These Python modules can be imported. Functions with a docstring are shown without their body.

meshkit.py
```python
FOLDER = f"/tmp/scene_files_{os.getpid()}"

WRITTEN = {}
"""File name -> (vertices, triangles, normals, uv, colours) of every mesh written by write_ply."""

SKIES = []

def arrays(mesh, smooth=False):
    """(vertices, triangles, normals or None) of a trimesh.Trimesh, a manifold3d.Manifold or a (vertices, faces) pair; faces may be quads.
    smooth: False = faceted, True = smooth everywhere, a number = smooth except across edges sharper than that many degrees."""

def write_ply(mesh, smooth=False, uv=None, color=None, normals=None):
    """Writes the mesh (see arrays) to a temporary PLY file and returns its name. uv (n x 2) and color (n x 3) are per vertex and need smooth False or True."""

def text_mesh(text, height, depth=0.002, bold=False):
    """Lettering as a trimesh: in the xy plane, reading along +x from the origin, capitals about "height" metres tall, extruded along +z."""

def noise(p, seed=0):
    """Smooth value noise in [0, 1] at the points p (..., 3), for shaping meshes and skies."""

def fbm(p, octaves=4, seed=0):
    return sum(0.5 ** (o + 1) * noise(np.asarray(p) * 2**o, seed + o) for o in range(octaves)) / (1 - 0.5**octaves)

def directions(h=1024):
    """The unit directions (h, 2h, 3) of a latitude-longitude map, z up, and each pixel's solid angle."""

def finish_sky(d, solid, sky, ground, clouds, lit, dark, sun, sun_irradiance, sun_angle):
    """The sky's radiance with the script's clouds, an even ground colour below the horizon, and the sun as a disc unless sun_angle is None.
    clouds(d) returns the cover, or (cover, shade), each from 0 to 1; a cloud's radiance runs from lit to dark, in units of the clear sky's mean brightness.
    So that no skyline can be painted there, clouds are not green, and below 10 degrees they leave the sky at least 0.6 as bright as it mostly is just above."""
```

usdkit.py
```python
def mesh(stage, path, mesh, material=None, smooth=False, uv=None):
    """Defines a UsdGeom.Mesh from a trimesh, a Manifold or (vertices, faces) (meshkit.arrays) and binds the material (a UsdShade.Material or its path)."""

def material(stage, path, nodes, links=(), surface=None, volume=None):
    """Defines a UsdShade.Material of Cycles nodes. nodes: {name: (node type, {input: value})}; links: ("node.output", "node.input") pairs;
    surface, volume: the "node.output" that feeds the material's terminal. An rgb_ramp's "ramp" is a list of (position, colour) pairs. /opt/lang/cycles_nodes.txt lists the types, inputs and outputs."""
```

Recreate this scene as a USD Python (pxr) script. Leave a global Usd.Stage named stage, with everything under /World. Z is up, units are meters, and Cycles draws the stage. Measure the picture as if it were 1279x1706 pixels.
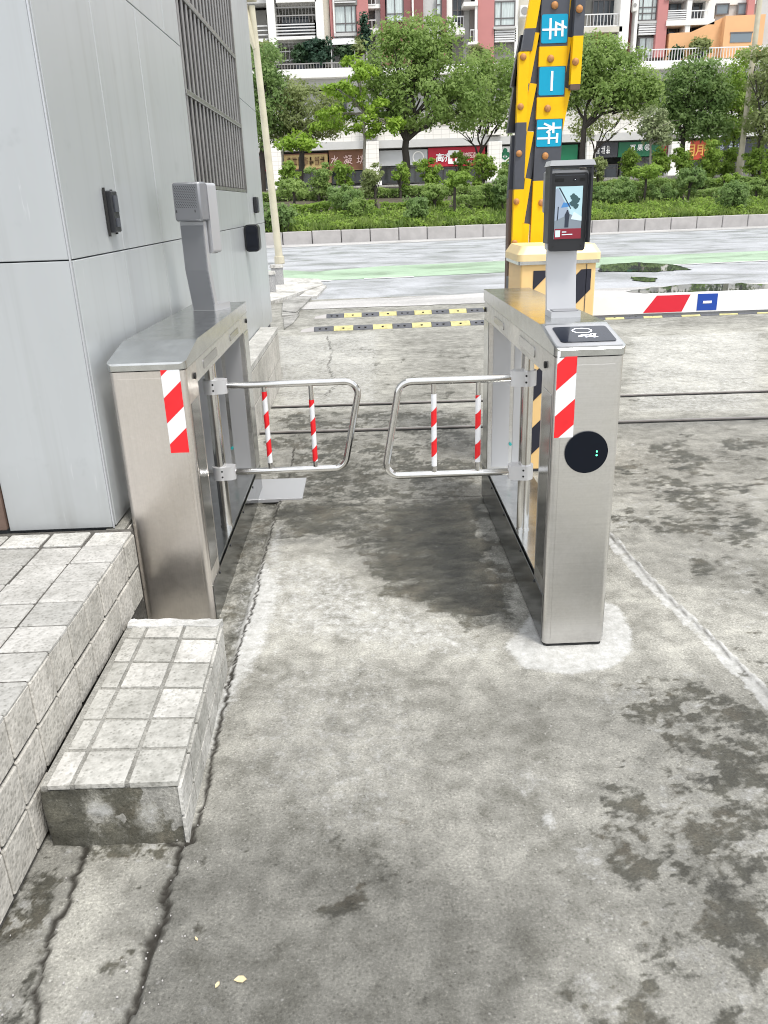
import math, random
import numpy as np
import trimesh
import manifold3d as m3
from shapely.geometry import Polygon, LineString, Point, box as sbox
from shapely.ops import unary_union
from shapely import affinity
import shapely
import usdkit, meshkit
from pxr import Usd, UsdGeom, UsdLux, UsdShade, Gf, Sdf, Vt

rnd = random.Random(7)
rng = np.random.default_rng(7)
stage = Usd.Stage.CreateInMemory()
UsdGeom.SetStageUpAxis(stage, UsdGeom.Tokens.z)
UsdGeom.SetStageMetersPerUnit(stage, 1.0)
world = UsdGeom.Xform.Define(stage, '/World')
stage.SetDefaultPrim(world.GetPrim())
UsdGeom.Scope.Define(stage, '/World/Looks')

# ------------------------------------------------------------------ camera, sky, sun, exposure
EYE = np.array([0, 0, 1.42])
FPX = 1330.0
_down = np.array([755 - 639.5, 4290 - 853, FPX]); _down /= np.linalg.norm(_down)
_fw = np.array([603 - 639.5, 336 - 853, FPX]); _fw = _fw - _down * (_fw @ _down); _fw /= np.linalg.norm(_fw)
_rt = np.cross(_fw, -_down); _rt = _rt if _rt[0] > 0 else -_rt
ROT = np.stack([_rt, _fw, -_down])          # camera (right, down, forward) to world
cam = UsdGeom.Camera.Define(stage, '/World/camera')
cr, cu, cb = ROT @ [1, 0, 0], ROT @ [0, -1, 0], ROT @ [0, 0, -1]
cam.AddTransformOp().Set(Gf.Matrix4d(*cr, 0, *cu, 0, *cb, 0, *EYE, 1))
cam.CreateHorizontalApertureAttr(36.0)
cam.CreateVerticalApertureAttr(36.0 * 1706 / 1279)
cam.CreateFocalLengthAttr(36.0 * FPX / 1279)
cam.CreateClippingRangeAttr(Gf.Vec2f(0.05, 2000))
EXPOSURE = 1.12
cam.CreateExposureAttr(EXPOSURE)

SUN_EL, SUN_AZ = math.radians(62), math.radians(140)      # azimuth measured from +y towards +x
SKY_STRENGTH = 0.09
sun = UsdLux.DistantLight.Define(stage, '/World/sun')
sun.CreateIntensityAttr(0.40); sun.CreateAngleAttr(14.0); sun.CreateNormalizeAttr(True)
sun.CreateColorAttr(Gf.Vec3f(1.0, 0.96, 0.9))
_sd = np.array([math.sin(SUN_AZ) * math.cos(SUN_EL), math.cos(SUN_AZ) * math.cos(SUN_EL), math.sin(SUN_EL)])
_zx = np.cross([0, 0, 1], _sd); _zx /= np.linalg.norm(_zx); _zy = np.cross(_sd, _zx)
sun.AddTransformOp().Set(Gf.Matrix4d(*_zx, 0, *_zy, 0, *_sd, 0, 0, 0, 50, 1))
skymat = usdkit.material(stage, '/World/Looks/overcast_sky', {
    'sky': ('sky_texture', {'sky_type': 'single_scattering', 'sun_disc': False, 'sun_elevation': SUN_EL, 'sun_rotation': SUN_AZ, 'aerosol_density': 2.0}),
    'tc': ('texture_coordinate', {}),
    'mp': ('mapping', {'scale': (1.0, 1.0, 2.2)}),
    'n': ('noise_texture', {'scale': 2.2, 'detail': 6.0, 'roughness': 0.55}),
    'cl': ('rgb_ramp', {'ramp': [(0.25, (6.2, 6.5, 7.0)), (0.75, (9.6, 9.7, 9.9))]}),
    'mx': ('mix_color', {'fac': 0.9, 'use_clamp': False}),
    'bg': ('background_shader', {'strength': SKY_STRENGTH})},
    [('tc.generated', 'mp.vector'), ('mp.vector', 'n.vector'), ('n.fac', 'cl.fac'), ('sky.color', 'mx.a'), ('cl.color', 'mx.b'), ('mx.result', 'bg.color')], surface='bg.background')
dome = UsdLux.DomeLight.Define(stage, '/World/sky')
UsdShade.MaterialBindingAPI.Apply(dome.GetPrim()).Bind(skymat)
dome.GetPrim().SetCustomDataByKey('kind', 'structure')


# ------------------------------------------------------------------ helpers
def ray(px, py):
    return ROT @ np.array([px - 639.5, py - 853, FPX])


def ground(px, py, z=0.0):
    d = ray(px, py); return EYE + d * (z - EYE[2]) / d[2]


def at(px, py, Y):
    d = ray(px, py); return EYE + d * Y / d[1]


_used = {}


def newpath(name, parent='/World'):
    parent = str(parent)
    k = _used.get((parent, name), -1) + 1
    _used[(parent, name)] = k
    return f'{parent}/{name}' if k == 0 else f'{parent}/{name}_{k:03d}'


def tag(prim, label=None, cat=None, group=None, kind=None):
    for k, v in (('label', label), ('category', cat), ('group', group), ('kind', kind)):
        if v:
            prim.SetCustomDataByKey(k, v)
    return prim


GROUPS = {'turnstile': 'turnstiles of the gate', 'face_terminal': 'face terminals on the turnstiles', 'barrier_gate': 'vehicle barriers', 'gate_rail': 'gate rails across the yard', 'speed_bump': 'speed bumps across the yard',
          'stone_bollard': 'stone bollards on the pavement', 'lamp_post': 'lamp posts along the road', 'tree': 'street trees on the planted bank', 'shrub': 'shrubs on the planted bank', 'air_conditioner': 'air conditioners on the facade',
          'terrace_plant': 'plants on the terrace', 'shop_sign': 'shop signs above the shop fronts'}


def thing(name, label, cat, group=None, loc=(0, 0, 0), rz=0.0, scale=None):
    group = group or GROUPS.get(name)
    p = newpath(name)
    x = UsdGeom.Xform.Define(stage, p)
    x.AddTranslateOp().Set(Gf.Vec3d(*map(float, loc)))
    if rz:
        x.AddRotateZOp().Set(float(rz))
    if scale:
        x.AddScaleOp().Set(Gf.Vec3f(*scale))
    tag(x.GetPrim(), label, cat, group)
    return p


def dup(src, loc, rz, label, group=None, scale=None):
    base = src.split('/')[-1]
    if base[-4:-3] == '_' and base[-3:].isdigit():
        base = base[:-4]
    was = stage.GetPrimAtPath(src).GetCustomData()
    p = thing(base, label, was['category'], group or was.get('group'), loc, rz, scale)
    pr = stage.GetPrimAtPath(p)
    pr.GetReferences().AddInternalReference(src)
    pr.SetInstanceable(True)
    return p


def cat_mesh(ms):
    ms = [m for m in ms if m is not None]
    if len(ms) == 1:
        return ms[0]
    return trimesh.util.concatenate(ms)


def to_tm(m):
    if isinstance(m, m3.Manifold):
        a = m.to_mesh()
        return trimesh.Trimesh(a.vert_properties[:, :3], a.tri_verts, process=False)
    return m


def obj(name, mesh, mat, parent='/World', smooth=False, label=None, cat=None, group=None, kind=None, attrs=None):
    if isinstance(mesh, (list, tuple)) and not isinstance(mesh[0], np.ndarray):
        mesh = cat_mesh([to_tm(m) for m in mesh])
    p = newpath(name, parent)
    o = usdkit.mesh(stage, p, mesh, mat, smooth)
    for k, v in (attrs or {}).items():
        UsdGeom.PrimvarsAPI(o).CreatePrimvar(k, Sdf.ValueTypeNames.Color3fArray, 'vertex').Set(Vt.Vec3fArray.FromNumpy(np.asarray(v, np.float32)))
    tag(o.GetPrim(), label, cat, group, kind)
    return p


_sg = np.array([[x, y, z] for x in (-1, 1) for y in (-1, 1) for z in (-1, 1)], float)


def _cpat():
    v = []
    for s in _sg:
        for a in range(3):
            q = s * 0.8; q[a] = s[a]; v.append(q)
    v = np.array(v)
    h = trimesh.convex.convex_hull(v)
    idx = [int(np.argmin(((v - w) ** 2).sum(1))) for w in h.vertices]
    return np.array(idx)[h.faces]


_CF = _cpat()
_BF = trimesh.creation.box().faces
_BV = np.array(trimesh.creation.box().vertices) * 2


def bx(x0, y0, z0, x1, y1, z1, c=0.0):
    lo, hi = np.minimum([x0, y0, z0], [x1, y1, z1]), np.maximum([x0, y0, z0], [x1, y1, z1])
    ce, hf = (lo + hi) / 2, (hi - lo) / 2
    if c <= 0:
        return trimesh.Trimesh(ce + _BV * hf, _BF.copy(), process=False)
    c = min(c, hf.min() * 0.9)
    v = []
    for s in _sg:
        for a in range(3):
            q = s * (hf - c); q[a] = s[a] * hf[a]; v.append(ce + q)
    return trimesh.Trimesh(np.array(v), _CF.copy(), process=False)


def tube(path, r, n=12, caps=True, closed=False):
    path = np.asarray(path, float)
    r = np.broadcast_to(np.asarray(r, float), (len(path),))
    t = np.gradient(path, axis=0) if not closed else np.roll(path, -1, 0) - np.roll(path, 1, 0)
    t /= np.linalg.norm(t, axis=1, keepdims=True) + 1e-12
    a = np.array([0, 0, 1.0]) if abs(t[0][2]) < 0.9 else np.array([1.0, 0, 0])
    u = np.cross(t[0], a); u /= np.linalg.norm(u)
    rings = []
    ang = np.linspace(0, 2 * math.pi, n, endpoint=False)
    for i in range(len(path)):
        u = u - t[i] * (u @ t[i]); u /= np.linalg.norm(u)
        w = np.cross(t[i], u)
        rings.append(path[i] + r[i] * (np.cos(ang)[:, None] * u + np.sin(ang)[:, None] * w))
    v = np.vstack(rings)
    f = []
    m = len(path)
    for i in range(m if closed else m - 1):
        j = (i + 1) % m
        for k in range(n):
            l = (k + 1) % n
            f += [[i * n + k, i * n + l, j * n + l], [i * n + k, j * n + l, j * n + k]]
    if caps and not closed:
        v = np.vstack([v, path[0], path[-1]])
        for k in range(n):
            l = (k + 1) % n
            f += [[m * n, k + 0, l] if False else [m * n, l, k], [m * n + 1, (m - 1) * n + k, (m - 1) * n + l]]
    return trimesh.Trimesh(v, np.array(f), process=False)


def cyl(x, y, z0, z1, r, n=20, r1=None):
    return tube([[x, y, z0], [x, y, z1]], [r, r if r1 is None else r1], n)


def rod(a, b, r, n=12):
    return tube([a, b], r, n)


def prism(poly, lo, hi, plane='xy'):
    """Extrudes a 2D outline: plane xy along z, xz along y, yz along x."""
    parts = []
    for g in getattr(poly, 'geoms', [poly]):
        if g.is_empty or g.area < 1e-9:
            continue
        m = trimesh.creation.extrude_polygon(g, hi - lo, engine='earcut')
        v = np.array(m.vertices); v[:, 2] += lo
        f = m.faces
        if plane == 'xz':
            v = v[:, [0, 2, 1]]; f = f[:, ::-1]
        elif plane == 'yz':
            v = v[:, [2, 0, 1]]
        parts.append(trimesh.Trimesh(v, f, process=False))
    return cat_mesh(parts)


def rrect(x0, y0, x1, y1, r, q=5):
    return sbox(x0 + r, y0 + r, x1 - r, y1 - r).buffer(r, quad_segs=q)


def move(m, d):
    m = m.copy(); m.vertices = m.vertices + np.asarray(d, float); return m


def fillet_path(pts, r, n=6):
    """A polyline with its corners rounded."""
    pts = [np.asarray(p, float) for p in pts]
    out = [pts[0]]
    for a, b, c in zip(pts, pts[1:], pts[2:]):
        u, w = (a - b) / np.linalg.norm(a - b), (c - b) / np.linalg.norm(c - b)
        ha = math.acos(np.clip(u @ w, -1, 1)) / 2
        d = r / math.tan(ha)
        p0, p1 = b + u * d, b + w * d
        ce = b + (u + w) / np.linalg.norm(u + w) * (r / math.sin(ha))
        for t in np.linspace(0, 1, n):
            q = p0 * (1 - t) + p1 * t
            q = ce + (q - ce) / np.linalg.norm(q - ce) * r
            out.append(q)
    out.append(pts[-1])
    return np.array(out)


# ------------------------------------------------------------------ materials
def simple(name, col, rough=0.5, metal=0.0, spec=0.5, vary=0.0, scale=6.0, bump=0.0, bscale=60.0, stretch=(1, 1, 1), coat=0.0, emis=None):
    n = {'p': ('principled_bsdf', {'base_color': col, 'roughness': rough, 'metallic': metal, 'specular_ior_level': spec, 'coat_weight': coat})}
    if emis:
        n['p'][1].update(emission_color=emis[0], emission_strength=emis[1])
    l = []
    if vary or bump:
        n['g'] = ('geometry', {}); n['mp'] = ('mapping', {'scale': stretch}); l.append(('g.position', 'mp.vector'))
    if vary:
        n['n'] = ('noise_texture', {'scale': scale, 'detail': 6.0, 'roughness': 0.6})
        n['r'] = ('rgb_ramp', {'ramp': [(0.3, tuple(c * (1 - vary) for c in col)), (0.7, tuple(min(1, c * (1 + vary)) for c in col))]})
        n['mr'] = ('map_range', {'from_min': 0.3, 'from_max': 0.7, 'to_min': max(0.02, rough * (1 - vary)), 'to_max': min(1, rough * (1 + vary)), 'clamp': True})
        l += [('mp.vector', 'n.vector'), ('n.fac', 'r.fac'), ('r.color', 'p.base_color'), ('n.fac', 'mr.value'), ('mr.result', 'p.roughness')]
    if bump:
        n['bn'] = ('noise_texture', {'scale': bscale, 'detail': 3.0}); n['b'] = ('bump', {'strength': bump, 'distance': 0.01})
        l += [('mp.vector', 'bn.vector'), ('bn.fac', 'b.height'), ('b.normal', 'p.normal')]
    return usdkit.material(stage, f'/World/Looks/{name}', n, l, surface='p.BSDF')


M = {}
def steel(name, col, vertical):
    return usdkit.material(stage, f'/World/Looks/{name}', {
        'g': ('geometry', {}), 'mp': ('mapping', {'scale': (14, 14, 0.2) if vertical else (0.12, 0.12, 14)}), 'n': ('noise_texture', {'scale': 30.0, 'detail': 5.0}),
        'sm': ('noise_texture', {'scale': 3.2, 'detail': 8.0, 'roughness': 0.62}), 'sp': ('noise_texture', {'scale': 24.0, 'detail': 7.0, 'roughness': 0.7}), 'xyz': ('separate_xyz', {}),
        'r': ('rgb_ramp', {'ramp': [(0.3, tuple(c * 0.95 for c in col)), (0.7, tuple(min(1, c * 1.04) for c in col))]}),
        'sr': ('map_range', {'from_min': 0.35, 'from_max': 0.65, 'to_min': 0.22, 'to_max': 0.37, 'clamp': True}),
        'sc': ('map_range', {'from_min': 0.35, 'from_max': 0.7, 'to_min': 1.0, 'to_max': 0.86, 'clamp': True}), 'mm': ('mix_color', {'blend_type': 'multiply', 'fac': 1.0}),
        'zz': ('map_range', {'from_min': 0.0, 'from_max': 0.20, 'to_min': 0.75, 'to_max': 0.0, 'clamp': True}), 'zn': ('math', {'math_type': 'multiply', 'use_clamp': True}), 'md': ('mix_color', {'b': (0.20, 0.185, 0.16)}),
        'rm': ('math', {'math_type': 'multiply_add', 'value2': 0.5}), 'p': ('principled_bsdf', {'metallic': 1.0})},
        [('g.position', 'mp.vector'), ('mp.vector', 'n.vector'), ('g.position', 'sm.vector'), ('g.position', 'sp.vector'), ('g.position', 'xyz.vector'), ('n.fac', 'r.fac'), ('sm.fac', 'sr.value'), ('sm.fac', 'sc.value'),
         ('r.color', 'mm.a'), ('sc.result', 'mm.b'), ('xyz.z', 'zz.value'), ('zz.result', 'zn.value1'), ('sp.fac', 'zn.value2'), ('mm.result', 'md.a'), ('zn.value', 'md.fac'), ('md.result', 'p.base_color'),
         ('zn.value', 'rm.value1'), ('sr.result', 'rm.value3'), ('rm.value', 'p.roughness')], surface='p.BSDF')


M['steel'] = steel('brushed_steel_worn', (0.71, 0.70, 0.68), False)
M['steel_warm'] = steel('warm_brushed_steel_worn', (0.76, 0.715, 0.67), True)
M['skirt'] = simple('dark_mirror_skirt', (0.20, 0.205, 0.205), 0.16, 1.0, vary=0.15, scale=8)
M['steel_dark'] = simple('mirror_steel', (0.42, 0.42, 0.42), 0.14, 1.0, vary=0.1, scale=8)
M['steel_lid'] = simple('lid_steel', (0.56, 0.57, 0.56), 0.2, 1.0, vary=0.12, scale=14)
M['polish'] = simple('polished_steel', (0.66, 0.65, 0.63), 0.16, 1.0, vary=0.08, scale=30)
M['clamp'] = simple('satin_aluminium', (0.62, 0.62, 0.63), 0.42, 0.55)
M['black'] = simple('black_plastic', (0.012, 0.013, 0.016), 0.35)
M['rubber'] = simple('black_rubber', (0.018, 0.018, 0.018), 0.8)
M['hole'] = simple('dark_hole', (0.01, 0.01, 0.01), 0.7)
M['glassblack'] = simple('black_glass', (0.006, 0.008, 0.014), 0.07, spec=0.3)
M['disc'] = simple('black_sensor_cover', (0.006, 0.008, 0.013), 0.35, spec=0.12)
M['tape_white'] = simple('white_tape', (0.74, 0.75, 0.77), 0.45, vary=0.05, scale=30)
M['tape_red'] = simple('red_tape', (0.72, 0.012, 0.018), 0.42, vary=0.08, scale=30)
M['silver'] = simple('silver_paint', (0.235, 0.24, 0.255), 0.38, 0.5)
M['silver_light'] = simple('light_silver_paint', (0.46, 0.465, 0.48), 0.35, 0.5)
M['green_led'] = simple('green_led', (0.1, 0.8, 0.4), 0.4, emis=((0.1, 1.0, 0.5), 1.2))
M['ring'] = simple('white_ring', (0.85, 0.86, 0.95), 0.4, emis=((0.8, 0.85, 1.0), 0.35))
M['cream'] = simple('cream_paint', (0.78, 0.53, 0.23), 0.42, vary=0.06, scale=4)
M['cream_lid'] = simple('cream_lid_paint', (0.80, 0.62, 0.33), 0.42, vary=0.08, scale=6)
M['navy'] = simple('black_chevron', (0.012, 0.013, 0.025), 0.5)
M['yellow'] = simple('yellow_paint', (0.80, 0.47, 0.0), 0.5, spec=0.25, vary=0.06, scale=12)
M['charcoal'] = simple('charcoal_paint', (0.055, 0.06, 0.075), 0.45, vary=0.15, scale=12)
M['cyan'] = simple('cyan_sign', (0.0, 0.31, 0.50), 0.45, spec=0.3)
M['white'] = simple('white_paint', (0.80, 0.80, 0.80), 0.45, vary=0.04, scale=9)
M['blue'] = simple('blue_sign', (0.005, 0.055, 0.34), 0.4)
M['red'] = simple('red_paint', (0.62, 0.01, 0.03), 0.4)
M['rust'] = simple('rusty_bolt', (0.42, 0.20, 0.07), 0.6, 0.3, vary=0.3, scale=90)
M['brown'] = simple('brown_paint', (0.10, 0.06, 0.045), 0.6, vary=0.2, scale=14)
M['brown_strip'] = simple('brown_stripe_box', (0.13, 0.085, 0.065), 0.6, vary=0.2, scale=14)


def wall_mat(name, col):
    return usdkit.material(stage, f'/World/Looks/{name}', {
        'g': ('geometry', {}), 'oi': ('object_info', {}),
        'mp': ('mapping', {'scale': (1, 1, 0.18)}), 'n': ('noise_texture', {'scale': 2.4, 'detail': 7.0, 'roughness': 0.6}),
        'n2': ('noise_texture', {'scale': 7.0, 'detail': 8.0, 'roughness': 0.65}),
        'mp2': ('mapping', {'scale': (1.2, 1.2, 0.14)}), 'sc': ('noise_texture', {'scale': 26.0, 'detail': 4.0, 'roughness': 0.7}),
        'scr': ('map_range', {'from_min': 0.66, 'from_max': 0.74, 'to_min': 0.0, 'to_max': 0.3, 'clamp': True}),
        'r': ('rgb_ramp', {'ramp': [(0.3, tuple(c * 0.93 for c in col)), (0.7, tuple(c * 1.05 for c in col))]}),
        'sp': ('map_range', {'from_min': 0.6, 'from_max': 0.72, 'to_min': 0.0, 'to_max': 0.26, 'clamp': True}),
        'm1': ('mix_color', {'b': tuple(c * 0.6 for c in col)}), 'm2': ('mix_color', {'b': (0.7, 0.71, 0.72)}),
        'mp3': ('mapping', {'scale': (9, 9, 0.22)}), 'sn': ('noise_texture', {'scale': 1.6, 'detail': 6.0, 'roughness': 0.6}), 'sf': ('map_range', {'from_min': 0.52, 'from_max': 0.72, 'to_min': 0.0, 'to_max': 0.22, 'clamp': True}),
        'xyz': ('separate_xyz', {}), 'bz': ('map_range', {'from_min': 0.40, 'from_max': 0.66, 'to_min': 0.55, 'to_max': 0.0, 'clamp': True}), 'bn': ('math', {'math_type': 'multiply_add', 'use_clamp': True}), 'm3': ('mix_color', {'b': (0.22, 0.215, 0.195)}),
        'hv': ('hsv', {}), 'vr': ('map_range', {'from_min': 0.0, 'from_max': 1.0, 'to_min': 0.96, 'to_max': 1.05}),
        'p': ('principled_bsdf', {'roughness': 0.34, 'metallic': 0.2, 'specular_ior_level': 0.5})},
        [('g.position', 'mp.vector'), ('mp.vector', 'n.vector'), ('g.position', 'n2.vector'), ('g.position', 'mp2.vector'), ('mp2.vector', 'sc.vector'),
         ('n.fac', 'r.fac'), ('n2.fac', 'sp.value'), ('sc.fac', 'scr.value'), ('r.color', 'm1.a'), ('sp.result', 'm1.fac'), ('m1.result', 'm2.a'), ('scr.result', 'm2.fac'),
         ('oi.random', 'vr.value'), ('vr.result', 'hv.value'), ('g.position', 'mp3.vector'), ('mp3.vector', 'sn.vector'), ('sn.fac', 'sf.value'), ('g.position', 'xyz.vector'), ('xyz.z', 'bz.value'), ('bz.result', 'bn.value1'), ('n2.fac', 'bn.value2'), ('sf.result', 'bn.value3'), ('m2.result', 'm3.a'), ('bn.value', 'm3.fac'), ('m3.result', 'hv.color'), ('hv.color', 'p.base_color')], surface='p.BSDF')


M['panel'] = wall_mat('aluminium_panel', (0.425, 0.445, 0.455))
M['trim'] = simple('corner_trim', (0.5, 0.51, 0.53), 0.35, 0.5)
M['bar'] = simple('grey_bar', (0.25, 0.245, 0.24), 0.32, 0.6, vary=0.12, scale=10)
M['darkwall'] = simple('dark_backing', (0.09, 0.095, 0.10), 0.8)
M['pane'] = simple('dark_pane', (0.03, 0.035, 0.045), 0.08)


def concrete(name, base, masks=True, rough=0.82, extra=1.0):
    """Weathered concrete. The primvar masks holds dark stain, pale cement and crack or dirt amounts with shapes of their own."""
    lo, hi = tuple(c * 0.56 for c in base), tuple(min(1, c * 1.5) for c in base)
    lo = (lo[0], lo[1] * 0.995, lo[2] * 0.95)
    n = {
        'g': ('geometry', {}),
        'n1': ('noise_texture', {'scale': 2.0, 'detail': 12.0, 'roughness': 0.66}),
        'n2': ('noise_texture', {'scale': 12.0, 'detail': 10.0, 'roughness': 0.66, 'distortion': 0.3}),
        'n3': ('noise_texture', {'scale': 150.0, 'detail': 4.0, 'roughness': 0.75}),
        'v': ('voronoi_texture', {'scale': 70.0, 'randomness': 1.0}),
        'v2': ('voronoi_texture', {'scale': 34.0, 'randomness': 1.0}),
        'a1': ('math', {'math_type': 'multiply_add', 'value2': 0.5, 'value3': 0.0}),
        'a2': ('math', {'math_type': 'multiply_add', 'value2': 0.5}),
        'r': ('rgb_ramp', {'ramp': [(0.38, lo), (0.5, base), (0.63, hi)]}),
        'sp': ('rgb_ramp', {'ramp': [(0.30, (0.26, 0.26, 0.24)), (0.45, (0.84, 0.84, 0.83)), (0.56, (1.06, 1.06, 1.06)), (0.70, (2.0, 1.98, 1.92))]}),
        'ms': ('mix_color', {'blend_type': 'multiply', 'fac': 0.62 * min(1, extra + 0.2), 'use_clamp': False}),
        'pit': ('rgb_ramp', {'ramp': [(0.12, (0.42, 0.42, 0.40)), (0.24, (1, 1, 1))]}),
        'mp': ('mix_color', {'blend_type': 'multiply', 'fac': 0.5 * extra, 'use_clamp': False}),
        'fl': ('rgb_ramp', {'ramp': [(0.05, (1, 1, 1)), (0.12, (0, 0, 0))]}),
        'flf': ('math', {'math_type': 'multiply', 'value2': 0.55 * extra}),
        'mf': ('mix_color', {'b': (0.55, 0.54, 0.51)}),
        'p': ('principled_bsdf', {'roughness': rough, 'specular_ior_level': 0.35}),
        'bsum': ('math', {'math_type': 'multiply_add', 'value2': 0.5}),
        'b': ('bump', {'strength': 0.8, 'distance': 0.006}),
    }
    l = [('g.position', 'n1.vector'), ('g.position', 'n2.vector'), ('g.position', 'n3.vector'), ('g.position', 'v.vector'), ('g.position', 'v2.vector'),
         ('n1.fac', 'a1.value1'), ('n2.fac', 'a2.value1'), ('a1.value', 'a2.value3'), ('a2.value', 'r.fac'), ('n3.fac', 'sp.fac'),
         ('r.color', 'ms.a'), ('sp.color', 'ms.b'), ('ms.result', 'mp.a'), ('v.distance', 'pit.fac'), ('pit.color', 'mp.b'),
         ('v2.distance', 'fl.fac'), ('fl.color', 'flf.value1'), ('mp.result', 'mf.a'), ('flf.value', 'mf.fac'),
         ('n3.fac', 'bsum.value1'), ('n2.fac', 'bsum.value3'), ('bsum.value', 'b.height'), ('b.normal', 'p.normal')]
    last = 'mf.result'
    if masks:
        n.update({
            'at': ('attribute', {'attribute': 'masks'}), 'se': ('separate_color', {}),
            'e1': ('noise_texture', {'scale': 20.0, 'detail': 13.0, 'roughness': 0.80}),
            'e2': ('noise_texture', {'scale': 30.0, 'detail': 9.0, 'roughness': 0.82}),
            'e4': ('noise_texture', {'scale': 5.0, 'detail': 9.0, 'roughness': 0.7}),
            'ea': ('math', {'math_type': 'multiply_add', 'value2': 2.3, 'value3': -1.12}),
            'es': ('math', {'math_type': 'add'}),
            'k1': ('map_range', {'from_min': 0.30, 'from_max': 0.72, 'to_min': 0.0, 'to_max': 1.0, 'clamp': True}),
            'eb': ('math', {'math_type': 'multiply_add', 'value2': 1.5, 'value3': -0.75}),
            'et': ('math', {'math_type': 'add'}),
            'k2': ('map_range', {'from_min': 0.30, 'from_max': 0.66, 'to_min': 0.0, 'to_max': 0.85, 'clamp': True}),
            'dkc': ('rgb_ramp', {'ramp': [(0.36, (0.22, 0.22, 0.205)), (0.52, (0.33, 0.325, 0.29)), (0.66, (0.42, 0.385, 0.33))]}),
            'dk': ('mix_color', {'blend_type': 'multiply', 'use_clamp': False}),
            'at2': ('attribute', {'attribute': 'tone'}), 'tn': ('mix_color', {'blend_type': 'multiply', 'fac': 1.0, 'use_clamp': False}),
            'pl': ('mix_color', {}), 'ck': ('mix_color', {'b': (0.028, 0.025, 0.02)}),
            'plc': ('rgb_ramp', {'ramp': [(0.32, (0.30, 0.298, 0.28)), (0.5, (0.44, 0.44, 0.425)), (0.66, (0.60, 0.60, 0.59))]}),
            'rr': ('map_range', {'from_min': 0.0, 'from_max': 1.0, 'to_min': rough, 'to_max': 0.45})})
        l += [('at.color', 'se.color'), ('g.position', 'e1.vector'), ('g.position', 'e2.vector'), ('g.position', 'e4.vector'), ('e4.fac', 'dkc.fac'), ('dkc.color', 'dk.b'),
              ('e1.fac', 'ea.value1'), ('ea.value', 'es.value1'), ('se.r', 'es.value2'), ('es.value', 'k1.value'),
              ('e2.fac', 'eb.value1'), ('eb.value', 'et.value1'), ('se.g', 'et.value2'), ('et.value', 'k2.value'),
              (last, 'dk.a'), ('k1.result', 'dk.fac'), ('e2.fac', 'plc.fac'), (last, 'pl.a'), ('plc.color', 'pl.b'), ('k2.result', 'pl.fac'), ('pl.result', 'dk.a'),
              ('dk.result', 'tn.a'), ('at2.color', 'tn.b'), ('tn.result', 'ck.a'), ('se.b', 'ck.fac'), ('k1.result', 'rr.value'), ('rr.result', 'p.roughness')]
        l.remove((last, 'dk.a'))
        last = 'ck.result'
    l.append((last, 'p.base_color'))
    return usdkit.material(stage, f'/World/Looks/{name}', n, l, surface='p.BSDF')


M['yard'] = concrete('yard_concrete', (0.278, 0.272, 0.244))
M['cement'] = concrete('rough_cement', (0.26, 0.255, 0.24), masks=False)
M['mortar'] = concrete('mortar', (0.20, 0.195, 0.175), masks=False)
M['kerb'] = simple('kerb_granite', (0.36, 0.345, 0.335), 0.8, vary=0.14, scale=2.2)
M['pave'] = concrete('pale_paving', (0.44, 0.43, 0.405), masks=False, extra=0.3)
M['granite'] = simple('granite', (0.30, 0.30, 0.30), 0.5, vary=0.5, scale=60)


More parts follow.
